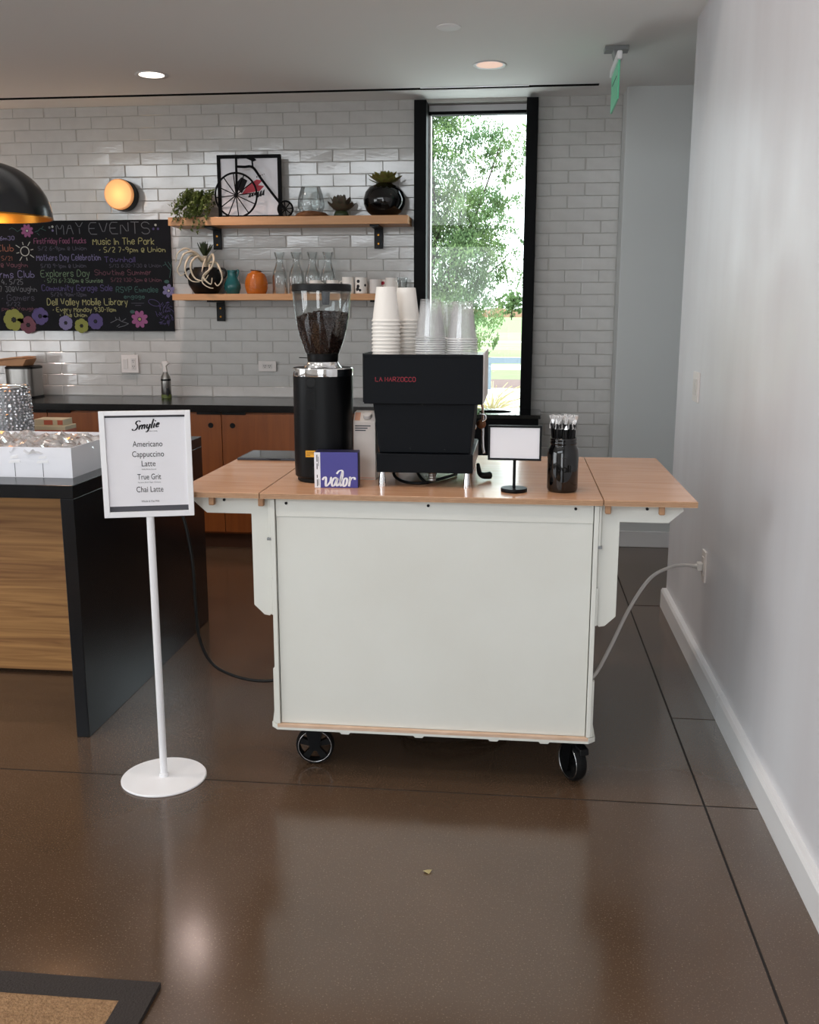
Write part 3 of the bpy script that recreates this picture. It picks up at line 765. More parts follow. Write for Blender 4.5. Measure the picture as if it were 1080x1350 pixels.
# ------------------------------------------------------------------ little sign (its printed code is left out), jar of straws, tablet
qs = thing('table_sign', (-.003, 3.005, TT), 'small black framed card on a round-based metal stand on the cart', 'sign')
MB().lathe([(.040, TT), (.041, TT + .002), (.041, TT + .010), (.040, TT + .012)], (-.003, 3.005, 0), 40).build('base', 'black_metal', qs, smooth='auto')
MB().cyl((-.003, 3.005, TT + .012), (-.003, 3.005, 1.042), .0048, n=14).build('stem', 'black_metal', qs, smooth='auto')
f = MB(); xa, xb, za, zb, b = -.086, .079, 1.038, 1.1465, .0065
f.box(xa, xb, 2.999, 3.010, za, za + b).box(xa, xb, 2.999, 3.010, zb - b, zb).box(xa, xa + b, 2.999, 3.010, za + b, zb - b).box(xb - b, xb, 2.999, 3.010, za + b, zb - b)
f.build('frame', 'black_metal', qs, bevel=.0008)
MB().box(xa + b, xb - b, 3.002, 3.008, za + b, zb - b).build('card', 'paper_white', qs)
qs.rotation_euler = (0, 0, R(-2))
JX, JY = .147, 3.03
jr = thing('straw_jar', (JX, JY, TT), 'black glass jar holding straws near the right end of cart', 'jar')
prof = [(.040, TT), (.046, TT + .004), (.048, TT + .012), (.0482, TT + .118), (.046, TT + .132), (.041, TT + .143), (.039, TT + .147), (.041, TT + .150), (.041, TT + .156), (.039, TT + .158), (.041, TT + .161), (.0405, TT + .168), (.0365, TT + .168), (.036, TT + .10), (0, TT + .098)]
MB().lathe(prof, (JX, JY, 0), 44).build('jar_glass', 'black_gloss', jr, smooth=True)
ob = MB().tube([(JX + .026 * math.cos(a), JY - .0478 + .012 * abs(math.cos(a)) ** 2.2, TT + .072 + .038 * math.sin(a)) for a in [k * math.pi / 16 for k in range(32)]], .0011, 6, True)
ob.build('embossed_oval', 'black_gloss', jr, smooth=True)
wre = write('Ball', JX - .021, TT + .066, .022, JY - .0486, 'black_gloss', jr, width=.042, wd=.003, jit=0, name='embossed_script')
smesh = MB().cyl((0, 0, 0), (0, 0, .112), .0037, n=8).mesh('straw'); smesh.materials.append(M['black_plastic'])
for k in range(24):
    a = k * 2.4; r = .0065 * math.sqrt(k + .3)
    st = thing('straw', (JX + r * math.cos(a), JY + r * math.sin(a), TT + .1), 'black straw in a clear wrapper standing in the black jar', 'straw', 'straws in the jar')
    rx, ry = random.uniform(-.08, .08) - math.sin(a) * .06, random.uniform(-.08, .08) + math.cos(a) * .06
    inst('tube', smesh, st, ORG[st.name])
    p = [(0, 0, .112), (random.uniform(-.003, .003), random.uniform(-.003, .003), .122)]
    wp = MB(); o0 = ORG[st.name]; wa = random.uniform(0, 6.3)
    for s in range(3):
        w2 = wa + s * 1.05; pts = []
        for q in range(4):
            zz = .096 + q * .014; cx2, cy2 = random.uniform(-.003, .003), random.uniform(-.003, .003)
            pts += [(o0[0] + cx2 + .0045 * math.cos(w2), o0[1] + cy2 + .0045 * math.sin(w2), o0[2] + zz), (o0[0] + cx2 - .0045 * math.cos(w2), o0[1] + cy2 - .0045 * math.sin(w2), o0[2] + zz)]
        wp.add([(u0 + random.uniform(-.004, .004), u1 + random.uniform(-.004, .004), u2) for u0, u1, u2 in pts], [(2 * i, 2 * i + 1, 2 * i + 3, 2 * i + 2) for i in range(3)])
    wp.build('wrapper', 'straw_wrap', st, recalc=False)
    st.rotation_euler = (rx, ry, 0)
tb = thing('tablet', (-.90, 3.665, TT), 'dark grey tablet lying flat at the back of left leaf', 'tablet')
MB().prism([(-1.050, 3.555), (-.735, 3.555), (-.735, 3.775), (-1.050, 3.775)], 'z', TT, TT + .0085).build('case', 'tablet_grey', tb, bevel=.002)
MB().box(-1.042, -.743, 3.563, 3.767, TT + .0085, TT + .0089).build('screen', 'black_gloss', tb)
MB().box(-.925, -.880, 3.5535, 3.556, TT + .003, TT + .007).build('port_cover', 'black_plastic', tb)

# ------------------------------------------------------------------ cups on the machine
CT = 1.3535
def cup_mesh(name, h, rr, rb, rim, m, n=28):
    mb = MB().lathe([(rr - .0012, .003), (rr + rim, .0), (rr + rim + .0007, .0022), (rr + rim, .0044), (rr, .0050), (rb + .0006, h - .004), (rb, h), (rb - .003, h), (rb - .004, h - .004), (0, h - .0045)], (0, 0, 0), n, False)
    me = mb.mesh(name); me.materials.append(M[m]); me.shade_smooth(); me.set_sharp_from_angle(angle=R(45)); return me
pc = cup_mesh('paper_cup', .107, .0435, .0305, .0022, 'cup_paper')
for (cx, cy, n_, where) in ((-.4185, 3.115, 10, 'front'), (-.366, 3.215, 10, 'rear')):
    for k in range(n_):
        o = bpy.data.objects.new('paper_cup', pc); o.location = (cx + random.uniform(-.0006, .0006), cy, CT + k * .0118); col.objects.link(o)
        if k == n_ - 1: tag(o, 'topmost upside-down white paper cup of the %s stack on espresso machine' % where, 'cup', 'paper cups on the espresso machine')
        elif k == 0: tag(o, 'lowest upside-down white paper cup of the %s stack on espresso machine' % where, 'cup', 'paper cups on the espresso machine')
        else: tag(o, 'upside-down white paper cup nested inside the %s stack on espresso machine' % where, 'cup', 'paper cups nested in the %s stack' % where)
rim_me = MB().lathe([(.0468, .0002), (.0495, 0), (.0497, .0022), (.0490, .0044), (.0470, .005)], (0, 0, 0), 28, False).mesh('rim'); rim_me.materials.append(M['clear_rim']); rim_me.shade_smooth()
cc = cup_mesh('plastic_cup', .118, .047, .031, .002, 'clear_plastic')
for (cx, cy, n_, where) in ((-.276, 3.11, 9, 'left front'), (-.176, 3.115, 8, 'right front'), (-.228, 3.215, 8, 'rear')):
    for k in range(n_):
        o = bpy.data.objects.new('plastic_cup', cc); o.location = (cx + random.uniform(-.001, .001), cy, CT + k * .0072); col.objects.link(o)
        rm = bpy.data.objects.new('rim', rim_me); rm.parent = o; col.objects.link(rm)
        if k == n_ - 1: tag(o, 'topmost clear plastic cup of the %s stack on espresso machine' % where, 'cup', 'clear cups on the espresso machine')
        else: tag(o, 'clear plastic cup nested in the %s stack on espresso machine' % where, 'cup', 'clear cups in the %s stack' % where)

# ------------------------------------------------------------------ cords
def cord(name, pts, r, m, label):
    return tag(MB().tube(catmull(pts, 10), r, 10).build(name, m, smooth=True, origin=pts[0]), label, 'cord')
cord('appliance_cable', [(-1.484, 3.62, .9135), (-1.40, 3.58, .89), (-1.235, 3.40, .80), (-1.178, 3.36, .62), (-1.170, 3.36, .42), (-1.160, 3.36, .29), (-1.115, 3.36, .195), (-1.03, 3.36, .150), (-.93, 3.36, .135), (-.84, 3.36, .150), (-.772, 3.36, .190)], .0058, 'cord_black', 'black power cord looping from the island to the left side of cart')
cord('extension_cord', [(.2556, 3.3, .205), (.30, 3.35, .215), (.36, 3.45, .285), (.44, 3.58, .40), (.53, 3.72, .480), (.63, 3.88, .485), (.70, 3.96, .475), (.752, 3.995, .463)], .0068, 'cord_grey', 'grey extension cord running from the cart up to wall outlet')
pts = []
for k in range(90):
    a = k * .42; rr = .15 + .02 * math.sin(k * .9); pts.append((-.22 + rr * 1.3 * math.cos(a), 3.36 + rr * math.sin(a), .012 + .0006 * k))
tag(MB().tube(pts, .006, 8).build('coiled_cord', 'cord_black', smooth=True, origin=(-.22, 3.36, 0)), 'coil of black cord lying on the floor under the cart', 'cord')

# ------------------------------------------------------------------ outlets and switches
def plate(name, label, cat, x0, x1, z0, z1, kind):
    o = thing(name, ((x0 + x1) / 2, YB, z0), label, cat)
    yy = YB - .008
    MB().box(x0, x1, yy - .007, yy, z0, z1).build('cover_plate', 'plastic_white', o, bevel=.002)
    def face(a, b, c, d): return MB().box(a, b, yy - .010, yy - .006, c, d).build('receptacle', 'plastic_ivory', o, bevel=.001)
    def slots(f, cx, cz):
        for dx in (-.006, .006): MB().box(cx + dx - .0016, cx + dx + .0016, yy - .0108, yy - .0098, cz - .001, cz + .008).build('slot', 'ink', f)
        MB().cyl((cx, yy - .0108, cz - .008), (cx, yy - .0098, cz - .008), .0028, n=10).build('slot', 'ink', f)
    if kind == 'combo':
        MB().box(x0 + .016, x0 + .048, yy - .011, yy - .006, z0 + .028, z1 - .028).build('rocker', 'plastic_ivory', o, bevel=.002)
        f = face(x1 - .050, x1 - .018, z0 + .022, z1 - .022); slots(f, x1 - .034, z0 + .042); slots(f, x1 - .034, z1 - .042)
    else:
        f = face(x0 + .028, x1 - .028, z0 + .018, z1 - .018); slots(f, x0 + .046, (z0 + z1) / 2); slots(f, x1 - .046, (z0 + z1) / 2)
plate('switch_outlet', 'double wall plate with switch and outlet above the black worktop', 'outlet', -2.714, -2.592, 1.088, 1.211, 'combo')
plate('wall_outlet', 'horizontal white outlet on the tiles left of the coffee grinder', 'outlet', -1.748, -1.625, 1.104, 1.174, 'duplex')
sw = thing('light_switch', (XR, 4.42, 1.11), 'white light switch on the plain right wall', 'switch')
MB().box(XR - .008, XR, 4.355, 4.485, 1.105, 1.235).build('cover_plate', 'plastic_white', sw, bevel=.002)
MB().box(XR - .012, XR - .007, 4.385, 4.420, 1.135, 1.205).build('rocker', 'plastic_ivory', sw, bevel=.002)
MB().box(XR - .012, XR - .007, 4.425, 4.460, 1.135, 1.205).build('rocker', 'plastic_ivory', sw, bevel=.002)
ow = thing('power_outlet', (XR, 4.0, .40), 'white outlet low on right wall with grey plug in it', 'outlet')
MB().box(XR - .008, XR, 3.965, 4.040, .400, .528).build('cover_plate', 'plastic_white', ow, bevel=.002)
MB().box(XR - .011, XR - .007, 3.985, 4.020, .425, .503).build('receptacle', 'plastic_ivory', ow, bevel=.002)
pg = thing('power_plug', (XR - .011, 3.999, .458), 'pale grey plug pushed into the right wall outlet', 'plug')
MB().box(XR - .034, XR - .0115, 3.983, 4.015, .444, .480).build('plug_body', 'cord_grey', pg, bevel=.005)
MB().lathe([(.011, 0), (.0075, .018)], (XR - .034, 3.999, .462), 14, True, Matrix.Rotation(R(-90), 3, 'Y')).build('strain_relief', 'cord_grey', pg, smooth='auto')

# ------------------------------------------------------------------ shelves
def shelf(name, z0, z1, x0, x1, label, brs):
    o = thing(name, ((x0 + x1) / 2, 6.385, z0), label, 'shelf', 'wall shelves')
    MB().box(x0, x1, 6.262, 6.502, z0, z1).build('board', 'shelf_wood', o, bevel=.002)
    for bxx in brs:
        b = MB().box(bxx - .028, bxx + .028, 6.490, 6.502, z0 - .135, z0).build('bracket', 'black_metal', o, bevel=.001)
        MB().box(bxx - .028, bxx + .028, 6.29, 6.490, z0 - .012, z0).build('bracket_arm', 'black_metal', b)
        for dz in (.05, .105): MB().cyl((bxx, 6.486, z0 - dz), (bxx, 6.491, z0 - dz), .006, n=12).build('bracket_screw', 'brass', b)
    return o
S1, S2 = 2.092, 1.613
shelf('wall_shelf', S1 - .052, S1, -2.25, -.702, 'upper wooden wall shelf holding bicycle picture and black vase', (-2.0, -.92))
shelf('wall_shelf', S2 - .040, S2, -2.245, -.702, 'lower wooden wall shelf holding carafes and mugs', (-1.995, -.92))

# picture and penny-farthing sculpture
px = thing('framed_print', (-1.75, 6.40, S1), 'black framed print in red and black leaning on the upper shelf', 'picture')
f = MB(); xa, xb, za, zb, b = -1.957, -1.537, S1, 2.487, .022
f.box(xa, xb, 6.40, 6.425, za, za + b).box(xa, xb, 6.40, 6.425, zb - b, zb).box(xa, xa + b, 6.40, 6.425, za + b, zb - b).box(xb - b, xb, 6.40, 6.425, za + b, zb - b)
f.build('frame', 'matte_black', px, bevel=.001)
sh = MB().box(xa + b, xb - b, 6.410, 6.422, za + b, zb - b).build('print_sheet', 'paper_white', px)
wing = [(-1.80, 2.245), (-1.76, 2.30), (-1.70, 2.335), (-1.66, 2.33), (-1.69, 2.30), (-1.65, 2.295), (-1.68, 2.265), (-1.74, 2.255)]
MB().fan(wing, 6.4095).build('print_wing', 'red_ink', sh, recalc=False)
MB().fan([(-1.85, 2.30), (-1.80, 2.35), (-1.76, 2.33), (-1.80, 2.25)], 6.4094).build('print_shape', 'ink', sh, recalc=False)
for k in range(6): MB().fan([(-1.76 + k * .018, 2.225 + .006 * (k % 3)), (-1.742 + k * .018, 2.225 + .006 * (k % 3)), (-1.738 + k * .018, 2.255 + .004 * k), (-1.75 + k * .018, 2.245 + .004 * k)], 6.4094).build('print_mark', 'ink', sh, recalc=False)
for k in range(5): MB().fan([(-1.70 + k * .012, 2.345 + .005 * k), (-1.694 + k * .012, 2.345 + .005 * k), (-1.694 + k * .012, 2.357 + .003 * k), (-1.70 + k * .012, 2.357 + .003 * k)], 6.4094).build('print_mark', 'ink', sh, recalc=False)
BYY = 6.345
bi = thing('bicycle_sculpture', (-1.79, BYY, S1), 'black metal penny-farthing bicycle ornament standing before the framed print', 'ornament')
def wheel(cx, cz, r, ns, tr_, nm):
    w_ = MB().tube([(cx + r * math.cos(a * math.pi / 24), BYY, cz + r * math.sin(a * math.pi / 24)) for a in range(48)], tr_, 8, True).build(nm, 'matte_black', bi, smooth=True)
    for k in range(ns):
        a = 2 * math.pi * k / ns + .1
        MB().cyl((cx, BYY, cz), (cx + r * math.cos(a), BYY, cz + r * math.sin(a)), .0036, n=6).build('spoke', 'matte_black', w_)
    MB().cyl((cx, BYY - .012, cz), (cx, BYY + .012, cz), .009, n=14).build('hub', 'matte_black', w_)
wheel(-1.820, S1 + .140, .1365, 12, .0062, 'front_wheel'); wheel(-1.500, S1 + .052, .048, 8, .0058, 'rear_wheel')
MB().tube([(-1.815, BYY, S1 + .14), (-1.812, BYY, S1 + .385)], .0078, 8).build('fork', 'matte_black', bi)
MB().tube(catmull([(-1.812, BYY, S1 + .315), (-1.76, BYY, S1 + .312), (-1.705, BYY, S1 + .308), (-1.65, BYY, S1 + .235), (-1.56, BYY, S1 + .12), (-1.50, BYY, S1 + .052)], 6), .0078, 8).build('backbone', 'matte_black', bi, smooth=True)
MB().tube([(-1.705, BYY, S1 + .305), (-1.708, BYY, S1 + .355)], .0055, 8).build('seat_post', 'matte_black', bi)
MB().prism([(-1.745, S1 + .362), (-1.738, S1 + .368), (-1.69, S1 + .362), (-1.682, S1 + .352), (-1.705, S1 + .345), (-1.72, S1 + .352)], 'y', BYY - .012, BYY + .012).build('saddle', 'matte_black', bi, bevel=.002)
MB().cyl((-1.812, BYY - .045, S1 + .372), (-1.812, BYY + .045, S1 + .372), .005, n=10).build('handlebar', 'matte_black', bi)

# plants
def leaf_obj(L, W, cup=.15, tip=.35):
    mb = MB(); rows = [(0, .25), (.25, .75), (.55, 1.), (.8, .85), (.95, tip), (1., .02)]
    vs = []
    for t, wv in rows: vs += [(-W / 2 * wv, L * t, cup * L * t * t), (0, L * t, cup * L * t * t - W * .12 * wv), (W / 2 * wv, L * t, cup * L * t * t)]
    fs = []
    for i in range(len(rows) - 1):
        a = i * 3; fs += [(a, a + 1, a + 4, a + 3), (a + 1, a + 2, a + 5, a + 4)]
    return mb.add(vs, fs)
def rosette(parent, c, rings, m):
    for n_, L, W, el, off in rings:
        me = leaf_obj(L, W).mesh('leaf'); me.materials.append(M[m]); me.shade_smooth()
        for k in range(n_):
            inst('leaf', me, parent, c, (R(el) + random.uniform(-.1, .1), 0, 2 * math.pi * k / n_ + off))
sc = thing('succulent', (-1.142, 6.37, S1), 'grey green rosette succulent on the upper shelf between cloche and vase', 'succulent')
MB().lathe([(.045, S1), (.05, S1 + .01), (.04, S1 + .035), (0, S1 + .04)], (-1.142, 6.37, 0), 20).build('stem', 'leaf_dark', sc, smooth=True)
rosette(sc, (-1.142, 6.37, S1 + .03), ((9, .11, .062, 22, 0), (8, .115, .058, 45, .3), (6, .11, .05, 65, .1)), 'succulent')
bv = thing('round_vase', (-.865, 6.385, S1), 'glossy round black vase near the right end of upper shelf', 'vase')
MB().lathe([(.06, S1), (.075, S1 + .003), (.11, S1 + .03), (.131, S1 + .075), (.134, S1 + .105), (.122, S1 + .15), (.095, S1 + .182), (.06, S1 + .196), (.05, S1 + .205), (.045, S1 + .205), (.045, S1 + .16), (0, S1 + .15)], (-.865, 6.385, 0), 48).build('vase_body', 'black_gloss', bv, smooth=True)
vp = thing('vase_succulent', (-.865, 6.385, S1 + .16), 'lime and maroon succulent growing from the round black vase', 'succulent')
MB().cyl((-.865, 6.385, S1 + .151), (-.865, 6.385, S1 + .215), .03, n=14).build('stem', 'leaf_dark', vp)
rosette(vp, (-.86, 6.385, S1 + .20), ((10, .125, .055, 14, 0), (9, .105, .05, 35, .3), (6, .085, .042, 60, .1)), 'succulent_lime')
cl2 = thing('glass_cloche', (-1.335, 6.36, S1), 'clear glass terrarium on a piece of wood, upper shelf', 'terrarium')
MB().lathe([(.10, 0), (.105, .012), (.085, .03), (.05, .036), (0, .036)], (-1.335, 6.36, S1), 26, sq=lambda a: 1 + .12 * math.sin(3 * a)).build('wood_base', 'driftwood', cl2, smooth=True)
MB().lathe([(.072, S1 + .034), (.084, S1 + .06), (.086, S1 + .085), (.078, S1 + .13), (.064, S1 + .175), (.058, S1 + .192)], (-1.335, 6.36, 0), 36, False).build('glass_shell', 'clear_glass', cl2, smooth=True)
# trailing plant
tpn = thing('trailing_plant', (-2.05, 6.38, S1), 'trailing green potted plant spilling over the upper shelf left end', 'plant')
MB().lathe([(.05, S1), (.062, S1 + .01), (.068, S1 + .085), (.060, S1 + .085), (.055, S1 + .07), (0, S1 + .068)], (-2.085, 6.385, 0), 28).build('pot', 'plastic_white', tpn, smooth='auto')
fo = MB(); stems = []
for k in range(95):
    a = random.uniform(0, 2 * math.pi); c0 = Vector((-2.085, 6.385, S1 + .075)); rr = random.uniform(.03, .115)
    drop = random.uniform(.0, .12) if math.sin(a) < .2 else random.uniform(0, .03)
    if random.random() < .3: drop += .07
    up = random.uniform(.02, .10)
    e = c0 + Vector((rr * math.cos(a), rr * math.sin(a) * .8, up)); fy = min(e.y, 6.25) if drop > .05 else e.y
    d = Vector((e.x + .03 * math.cos(a) - .015, fy if math.sin(a) < .2 else e.y, c0.z + up - drop - .02))
    if drop > .05: d.y = random.uniform(6.215, 6.25)
    P = catmull([tuple(c0), tuple(e), tuple((e + d) / 2 + Vector((0, 0, .01))), tuple(d)] if drop > .05 else [tuple(c0), tuple((c0 + e) / 2 + Vector((0, 0, .02))), tuple(e)], 10)
    for p in P[4:]:
        for _ in range(2):
            q = Matrix.Rotation(random.uniform(0, 6.3), 3, 'Z') @ Matrix.Rotation(random.uniform(-1.2, 1.2), 3, 'X'); s_ = random.uniform(.009, .016)
            cen = Vector(p) + Vector((random.uniform(-.008, .008), random.uniform(-.006, .006), random.uniform(-.008, .008)))
            fo.add([cen + q @ Vector(v) * s_ for v in ((-.5, 0, 0), (0, -.9, .1), (.5, 0, 0), (0, .9, .1))], [(0, 1, 2, 3)])
fo.build('foliage', 'leaf_green', tpn, kind='stuff', recalc=False)
# air plant in a two-handled pot
ap = thing('two_handled_pot', (-2.055, 6.385, S2), 'round black clay pot with two ring handles on lower shelf', 'pot')
MB().lathe([(.06, S2), (.075, S2 + .003), (.112, S2 + .06), (.116, S2 + .09), (.105, S2 + .13), (.08, S2 + .155), (.075, S2 + .172), (.070, S2 + .172), (.07, S2 + .13), (0, S2 + .12)], (-2.055, 6.385, 0), 40).build('pot_body', 'dark_clay', ap, smooth=True)
for s in (-1, 1): MB().tube([(-2.055 + s * (.110 + .028 * math.cos(a)), 6.385, S2 + .135 + .030 * math.sin(a)) for a in [k * math.pi / 10 for k in range(20)]], .008, 8, True).build('ring_handle', 'dark_clay', ap, smooth=True)
ar = thing('air_plant', (-2.05, 6.37, S2 + .125), 'spiky air plant with pale curling leaves in the black clay pot', 'plant')
MB().cyl((-2.05, 6.37, S2 + .1225), (-2.05, 6.37, S2 + .245), .022, .016, n=12).build('stem', 'root_pale', ar)
me = leaf_obj(.105, .017, .1, .3).mesh('leaf'); me.materials.append(M['leaf_dark']); me.shade_smooth()
for k in range(20): inst('leaf', me, ar, (-2.05, 6.37, S2 + .235), (R(random.uniform(25, 80)), 0, k * 2.4))
for pts in ([(0, .20), (-.05, .265), (-.10, .25), (-.13, .19), (-.15, .15), (-.13, .115), (-.10, .13)], [(-.01, .22), (-.07, .245), (-.09, .18), (-.085, .12), (-.05, .08), (-.0, .075)],
            [(.02, .21), (.07, .25), (.10, .21), (.08, .16), (.03, .12), (.02, .07), (.06, .04), (.09, .035)], [(.03, .20), (.09, .20), (.14, .15), (.15, .09), (.12, .05), (.10, .07)],
            [(0, .2), (-.03, .235), (-.055, .19), (-.05, .13), (-.02, .09), (.03, .085), (.06, .12)], [(.01, .24), (.01, .19), (.015, .14)], [(-.02, .21), (-.09, .285), (-.135, .26), (-.155, .2)],
            [(.03, .19), (.045, .15), (.03, .10), (.075, .06), (.085, .10)]):
    y_ = random.uniform(6.235, 6.262)
    P = [(-2.05 + a, 6.37 + (y_ - 6.37) * min(1, i / 2), S2 + b) for i, (a, b) in enumerate(pts)]
    MB().tube(catmull(P, 6), .0085, 8, taper=lambda t: 1.05 - .75 * t).build('curling_leaf', 'root_pale', ar, smooth=True)
# vases
tv = thing('teal_jug', (-1.868, 6.36, S2), 'small teal glazed jug on the lower shelf beside orange vase', 'jug')
MB().lathe([(.035, S2), (.042, S2 + .003), (.055, S2 + .04), (.054, S2 + .06), (.04, S2 + .092), (.030, S2 + .112), (.029, S2 + .140), (.034, S2 + .152), (.029, S2 + .152), (.024, S2 + .12), (0, S2 + .1)], (-1.868, 6.36, 0), 36).build('jug_body', 'teal_glaze', tv, smooth=True)
MB().tube(catmull([(-1.84, 6.36, S2 + .148), (-1.826, 6.36, S2 + .15), (-1.832, 6.36, S2 + .12), (-1.838, 6.36, S2 + .105)], 5), .006, 8).build('handle', 'teal_glaze', tv, smooth=True)
ov = thing('ribbed_vase', (-1.708, 6.36, S2), 'round orange ribbed vase on the lower shelf', 'vase')
pr = [(.045, S2)]
for k in range(40):
    t = k / 39; r = .045 + .031 * math.sin(math.pi * (.12 + .86 * t) ** 1.0) + .0014 * math.sin(k * 2.1)
    r = .050 + .025 * math.sin(math.pi * min(1, .15 + t * .85)) + .0015 * math.sin(k * 2.2); pr.append((r if t < .9 else r - (t - .9) * .18, S2 + .003 + t * .138))
pr += [(.036, S2 + .146), (.030, S2 + .146), (.03, S2 + .1), (0, S2 + .09)]
MB().lathe(pr, (-1.708, 6.36, 0), 40).build('vase_body', 'orange_glaze', ov, smooth=True)
MB().lathe([(.034, 0), (.037, .003), (.034, .006), (0, .007)], (-1.708, 6.36, S2 + .1462), 24, True, Matrix.Rotation(R(6), 3, 'Y')).build('rim_dark', 'kick_wood', ov, smooth=True)
cpf = [(.046, 0), (.050, .004), (.051, .11), (.046, .14), (.03, .18), (.0235, .205), (.025, .225), (.038, .262), (.0385, .265)]
for k, (x, lab) in enumerate(((-1.556, 'clear glass carafe on lower shelf, leftmost of four, beside orange vase'), (-1.445, 'clear glass carafe on lower shelf, second from the orange vase'), (-1.338, 'clear glass carafe on lower shelf, third from the orange vase'), (-1.235, 'clear glass carafe on lower shelf, rightmost of four, nearest mugs'))):
    o = MB().lathe([(0, .003)] + cpf, (x, 6.385, S2), 32, False).build('glass_carafe', 'clear_glass', smooth=True, origin=(x, 6.385, S2))
    tag(o, lab, 'carafe', 'carafes on the lower shelf')
# mugs
def mug(x, y, lab, h=.095, r=.038, print_=None, ang=0., z=S2, m='cup_paper'):
    o = thing('mug', (x, y, z), lab, 'mug', 'mugs on the lower shelf')
    MB().lathe([(r - .004, z), (r, z + .004), (r, z + h), (r - .004, z + h), (r - .005, z + .01), (0, z + .008)], (x, y, 0), 30).build('mug_body', m, o, smooth='auto')
    c, s = math.cos(ang), math.sin(ang)
    MB().tube([(x + c * (r + .020 * math.sin(t)), y + s * (r + .020 * math.sin(t)), z + h * .5 + .028 * math.cos(t)) for t in [k * math.pi / 10 for k in range(11)]], .0045, 8).build('handle', m, o, smooth=True)
    if print_:
        pm = MB()
        for k in range(7):
            a = R(-90) + random.uniform(-.9, .9); zz = z + random.uniform(.015, h - .02); d = random.uniform(.006, .012)
            pm.lathe([(d, 0), (d * .8, .0008)], (x + (r - .0002) * math.cos(a), y + (r - .0002) * math.sin(a), zz), 8, True, Matrix.Rotation(a, 3, 'Z') @ Matrix.Rotation(R(90), 3, 'Y'))
        pm.build('print', print_, o)
mug(-1.305, 6.31, 'white mug on lower shelf before the third carafe', ang=0.1, h=.085)
mug(-1.195, 6.31, 'white mug on lower shelf just above the grinder lid, before fourth carafe', ang=0.1, h=.085)
mug(-1.10, 6.345, 'plain white mug on lower shelf right of carafes, handle to the left', ang=R(200), h=.105)
mug(-1.012, 6.335, 'white mug with bold black print on the lower shelf', print_='ink', ang=R(60), h=.103)
mug(-.92, 6.34, 'light grey mug on lower shelf right of printed mug', ang=R(80), h=.09, m='plastic_white')
mug(-.865, 6.40, 'white mug with a dark red print behind paper cups', print_='red_ink', ang=R(100), h=.09)
mug(-.815, 6.33, 'white mug with looped handle behind paper cups on lower shelf', ang=R(-40), h=.10)
o = MB().lathe([(0, .006), (.030, .003), (.034, .05), (.036, .105)], (-.755, 6.39, S2), 28, False).build('drinking_glass', 'clear_glass', smooth=True, origin=(-.755, 6.39, S2))
tag(o, 'clear drinking glass at the right end of lower shelf', 'glass')

# ------------------------------------------------------------------ chalkboard
cbx0, cbx1, cz0, cz1 = -3.80, -2.322, 1.371, 2.101
cbd = thing('chalkboard', (-3.0, 6.49, cz0), 'black chalkboard of May events in coloured chalk on tiled wall', 'chalkboard')
MB().box(cbx0, cbx1, 6.488, 6.502, cz0, cz1).build('board', 'chalk_black', cbd, bevel=.001)
CY = 6.4872
def PX(x): return -3.516 + (x) * (1.194 / 224.)         # photo column to board x
def PZ(y): return 2.101 - (y - 290) * (.730 / 147.)      # photo row to board z
def chalk(s, x0, x1, y, h, c, wd=.0042): write(s, PX(x0), PZ(y), h * .00497, CY, 'chalk_' + c, cbd, width=PX(x1) - PX(x0), wd=wd)
chalk('MAY', 76, 111, 308, 15, 'grey', .0045); chalk('EVENTS', 119, 198, 308, 15, 'grey', .0045)
chalk('FirstFriday Food Trucks', 45, 114, 320, 7, 'pink'); chalk('5/2 6-9pm @ Union', 50, 114, 329, 5, 'dim')
chalk('Mothers Day Celebration', 47, 132, 342.5, 8, 'violet'); chalk('5/10 9-1pm @ Union', 52, 112, 352, 5, 'dim')
chalk('Explorers Day', 51, 116, 364, 9, 'green'); chalk('* 5/21 6-7:30pm @ Sunrise', 55, 133, 372, 5.5, 'green', .0034)
chalk('Community Garage Sale', 51, 145, 383, 8, 'purple'); chalk('5/24 9am-12pm', 63, 110, 390, 5, 'dim')
chalk('Dell Valley Mobile Library', 57, 164, 402, 9, 'yellow', .0046); chalk('* Every Monday 9:30-11am', 64, 148, 411, 6, 'yellow', .0038); chalk('* The Union', 73, 109, 418, 5.5, 'yellow', .0038)
chalk('Music In The Park', 123, 203, 322, 8.5, 'yellow', .0046); chalk('* 5/2 7-9pm @ Union', 131, 217, 332, 6.5, 'yellow', .0040)
chalk('Townhall', 137, 177, 345, 7, 'purple'); chalk('5/13 6:30-7:30 @ Union', 143, 211, 352, 4.5, 'dim', .003)
chalk('Showtime Summer', 123, 197, 362, 7, 'rose', .0034); chalk('5/22 1:30-3pm @ Union', 144, 210, 371, 5, 'rose', .003)
chalk('RSVP Emmalee', 150, 205, 385, 7.5, 'teal', .0045); chalk('engage', 160, 187, 393, 5, 'teal')
chalk('Club', -6, 17, 330, 9, 'orange', .005); chalk('e 6m30', -8, 19, 315, 5, 'violet'); chalk('5/21', 0, 14, 342, 5.5, 'orange', .003); chalk('- @ Vaughn', -8, 34, 351, 6, 'rose')
chalk('rms Club', -4, 42, 365, 9, 'violet', .005); chalk('4. 5/25', -3, 26, 374, 7, 'grey'); chalk('7 30@Vaughn', -6, 44, 384, 7.5, 'grey', .0036)
chalk('* Gamers', -4, 40, 396, 8, 'dim', .0042); chalk('5/22', 2, 20, 403, 5, 'dim'); chalk('pm @ Vaughn', -5, 44, 409, 4.5, 'rose', .003)
